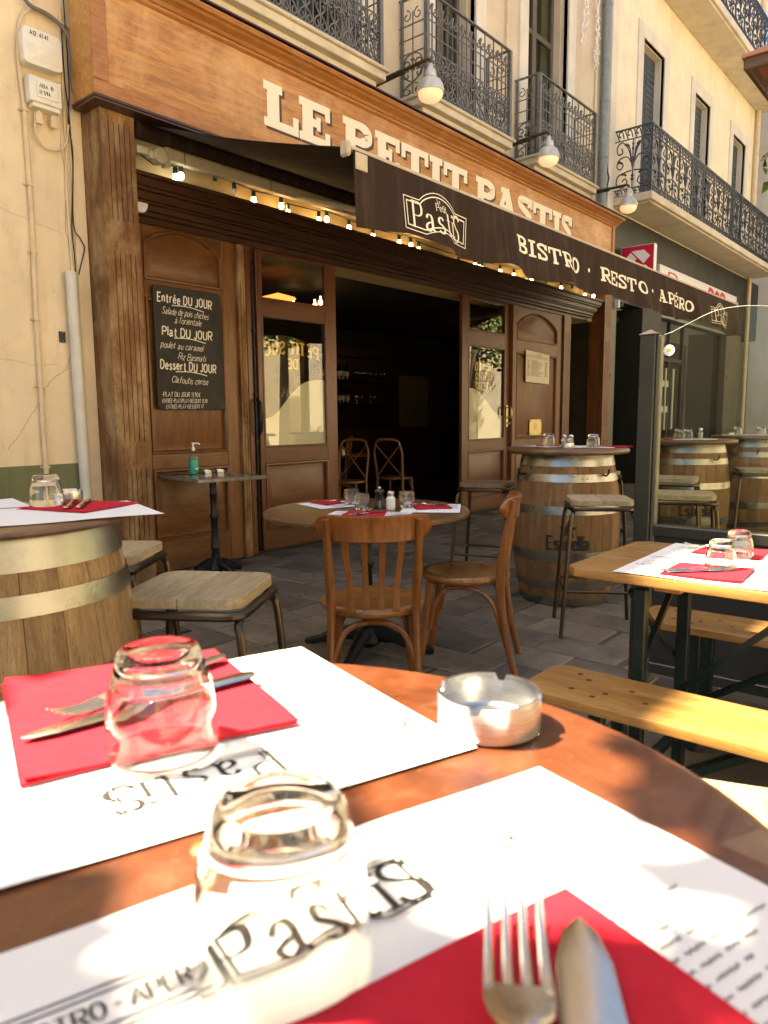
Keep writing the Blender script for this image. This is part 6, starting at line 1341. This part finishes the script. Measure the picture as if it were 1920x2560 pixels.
# ---- square table by the wall
bo = T('sanitiser_bottle', 'clear pump bottle with green label on the square table', 'bottle', (3.44, 4.90, ZQ))
P('body', B().lathe([(.0001, .001), (.036, .001), (.039, .006), (.039, .13), (.034, .155), (.02, .172), (.014, .178), (.014, .19)], (0, 0, 0), 24), 'bottle_clear', bo, world=False, ang=50); P('label_band', B().lathe([(.0395, .02), (.0398, .021), (.0398, .115), (.0395, .116)], (0, 0, 0), 24), 'gel_label', bo, world=False)
P('gel', B().lathe([(.0001, .004), (.036, .004), (.036, .05), (.0001, .05)], (0, 0, 0), 20), 'gel_label', bo, world=False)
P('print_patch', B().lathe([(.0400, .038), (.0402, .039), (.0402, .05), (.0400, .051)], (0, 0, 0), 6, -1.9, -1.2), 'menu_paper', bo, world=False)
P('pump', B().lathe([(.0155, .188), (.0155, .208), (.008, .212), (.006, .235), (.012, .238), (.012, .25), (.0001, .251)], (0, 0, 0), 14).tube([(0, 0, .245), (.03, -.015, .246), (.044, -.022, .240), (.046, -.023, .232)], .0055, 8), 'plastic_white', bo, world=False)
ashtray('steel ashtray nearest the pump bottle on the square table', 3.545, 4.87, ZQ, .85); ashtray('steel ashtray farther from the pump bottle on the square table', 3.655, 4.85, ZQ, .85)
# ------------------------------------------------------------------ small floor things
dr = T('drain_grate', 'small dark metal drain grate in the paving beside the left barrel', 'grate', (2.2, 3.55, 0)); P('frame', B().box(2.02, 2.4, 3.5, 3.68, 0.001, 0.006), 'cast_iron', dr, 0.001)
for k in range(10): P('bar', B().box(2.035+k*.036, 2.055+k*.036, 3.515, 3.665, 0.006, .01), 'iron_grey', dr)
# ================================================================== TREES
def leaf_cloud(b, centers, n, size, rr, skip=None):
    for cx, cy, cz, r in centers:
        for _ in range(int(n*r*r)+(0 if r > .15 else 9 if r > .042 else 5 if r > .025 else 2)):
            while True:
                p = Vector((rr.uniform(-1, 1), rr.uniform(-1, 1), rr.uniform(-1, 1)))
                if p.length < 1: break
            p = Vector((cx, cy, cz))+p*r
            if skip and skip(p): continue
            s = (size if r > .15 else size*.75)*rr.uniform(.7, 1.3); d = Vector((rr.uniform(-1, 1), rr.uniform(-1, 1), rr.uniform(-.8, .3))).normalized(); q = Vector((rr.uniform(-1, 1), rr.uniform(-1, 1), rr.uniform(-.3, 1))).normalized(); w = d.cross(q).normalized()*s*.38; nrm = w.cross(d).normalized()*s*.08
            b.add([p, p+d*s*.35+w-nrm, p+d*s, p+d*s*.35-w-nrm, p+d*s*.4+nrm], [(0, 1, 4), (1, 2, 4), (2, 3, 4), (3, 0, 4)])
def tree(label, base, limbs, clumps, n, size, seed, skip=None, r0=.16):
    rr = random.Random(seed); t = T('plane_tree', label, 'tree', base); b = B()
    for pts, ra, rb2 in limbs: q = cat_rom(pts, 5); b.tube(q, [ra+(rb2-ra)*i/(len(q)-1) for i in range(len(q))], 9)
    P('trunk', b, 'bark', t); b = B(); leaf_cloud(b, clumps, n, size, rr, skip); P('crown', b, 'leaf', t, smooth=False)
rt_ = random.Random(77)
cl = []
for _ in range(64):
    z = rt_.uniform(3.6, 7.2); y = rt_.uniform(-2.2, 3.4); x = rt_.uniform(-3.6, -.1)
    if x > .30*y-.55: x = .30*y-.55-rt_.uniform(0, .8)
    r_ = rt_.uniform(.28, .5); k = (z-.956)/sd.z
    if math.hypot(x-sd.x*k-.3, y-sd.y*k-.36) < .62+r_: continue
    cl.append((x, y, z, r_))
for _ in range(60):  # extra unseen clumps overhead, added to cut skylight on the foreground table
    x = rt_.uniform(-3.2, 2.2); y = rt_.uniform(-3.6, .2); z = rt_.uniform(3.0, 6.2)
    if .763*x+.646*y > -.7: continue
    r_ = rt_.uniform(.3, .55); k = (z-.956)/sd.z
    if math.hypot(x-sd.x*k-.3, y-sd.y*k-.36) < .62+r_ or math.hypot(x-sd.x*k-2.2, y-sd.y*k-.1) < .9+r_: continue
    cl.append((x, y, z, r_))
# leaf clusters of the same crown that dapple the table with shade
for sx0, sy0, zz, rr0 in ((.30, .755, 3.0, .07), (.22, .70, 2.9, .05), (.15, .385, 2.8, .045), (.05, .43, 3.1, .07), (.12, .30, 3.0, .05), (.03, .33, 3.2, .08), (.25, .11, 2.8, .05), (.31, .055, 2.9, .06), (.19, .13, 3.1, .045), (.565, .235, 2.8, .012), (.53, .165, 2.9, .016), (.49, .115, 2.85, .022), (.46, .08, 2.9, .04), (.40, -.02, 3.1, .08), (.16, .20, 3.0, .03), (.21, .07, 2.9, .09), (.30, .01, 3.0, .09), (.12, .12, 2.8, .08), (.10, .25, 2.9, .07), (.52, .14, 2.9, .027), (.47, .09, 3.0, .05), (.36, .05, 2.85, .05)):
    k = (zz-.956)/sd.z; cl.append((sx0+sd.x*k, sy0+sd.y*k, zz, rr0))
tree('leafy plane tree shading the foreground table from the left', (-2.2, .6, 0), [([(-2.2, .6, 0), (-2.15, .65, 1.5), (-2.05, .7, 3.2)], .17, .12), ([(-2.05, .7, 3.2), (-1.5, 1.2, 4.4), (-.9, 2.0, 5.4)], .10, .03), ([(-2.05, .7, 3.2), (-2.6, .2, 4.6), (-3.0, -.6, 6.2)], .10, .03), ([(-2.05, .7, 3.2), (-1.6, -.2, 4.6), (-1.0, -.9, 5.8)], .09, .03), ([(-2.05, .7, 3.2), (-2.2, 1.6, 4.8), (-2.2, 2.4, 6.4)], .09, .03), ([(-2.1, .66, 2.6), (-1.4, .9, 3.0), (-.7, 1.15, 3.15), (-.35, 1.5, 3.1)], .05, .008)], cl, 520, .11, 5, lambda p: p.x > .34*p.y-.15 and .763*p.x+.646*p.y > -.25)
cl2 = [(rt_.uniform(5.2, 9.6), rt_.uniform(-4.6, -1.2), rt_.uniform(2.8, 6.6), rt_.uniform(.35, .7)) for _ in range(36)]
tree('leafy plane tree whose twigs reach in at the right edge', (7.3, -2.6, 0), [([(7.3, -2.6, 0), (7.25, -2.5, 1.6), (7.2, -2.4, 3.0)], .16, .12), ([(7.2, -2.4, 3.0), (6.6, -1.2, 3.8), (6.1, .3, 3.6), (5.74, 1.12, 3.10), (5.62, 1.30, 2.98), (5.52, 1.36, 2.90)], .07, .004), ([(7.2, -2.4, 3.0), (7.9, -3.2, 4.4), (8.4, -3.6, 5.6)], .1, .03), ([(7.2, -2.4, 3.0), (6.3, -3.2, 4.6), (5.8, -3.6, 5.8)], .09, .03), ([(5.74, 1.12, 3.10), (5.70, 1.22, 2.92), (5.66, 1.28, 2.78)], .006, .003)], cl2+[(5.60, 1.30, 2.93, .10), (5.66, 1.27, 2.80, .10), (5.75, 1.15, 3.08, .14), (6.1, .4, 3.6, .3)], 560, .10, 6)
for i_, (x, y) in enumerate(((-1.5, -9.5), (8.5, -8.8), (14.8, -6.2), (18.3, -1.8))):
    c3 = [(x+rt_.uniform(-1.7, 1.7), y+rt_.uniform(-1.5, 1.5), rt_.uniform(3.2, 6.8), rt_.uniform(.45, .8)) for _ in range(22)]
    tree(('nearest', 'second', 'third', 'farthest')[i_]+' tree of the row across the street behind the camera', (x, y, 0), [([(x, y, 0), (x+.05, y, 1.8), (x, y+.1, 3.4)], .18, .12), ([(x, y+.1, 3.4), (x+.7, y, 4.6), (x+1.2, y-.3, 5.8)], .1, .03), ([(x, y+.1, 3.4), (x-.7, y+.2, 4.7), (x-1.1, y+.4, 6)], .1, .03)], c3, 260, .19, 40+i_)
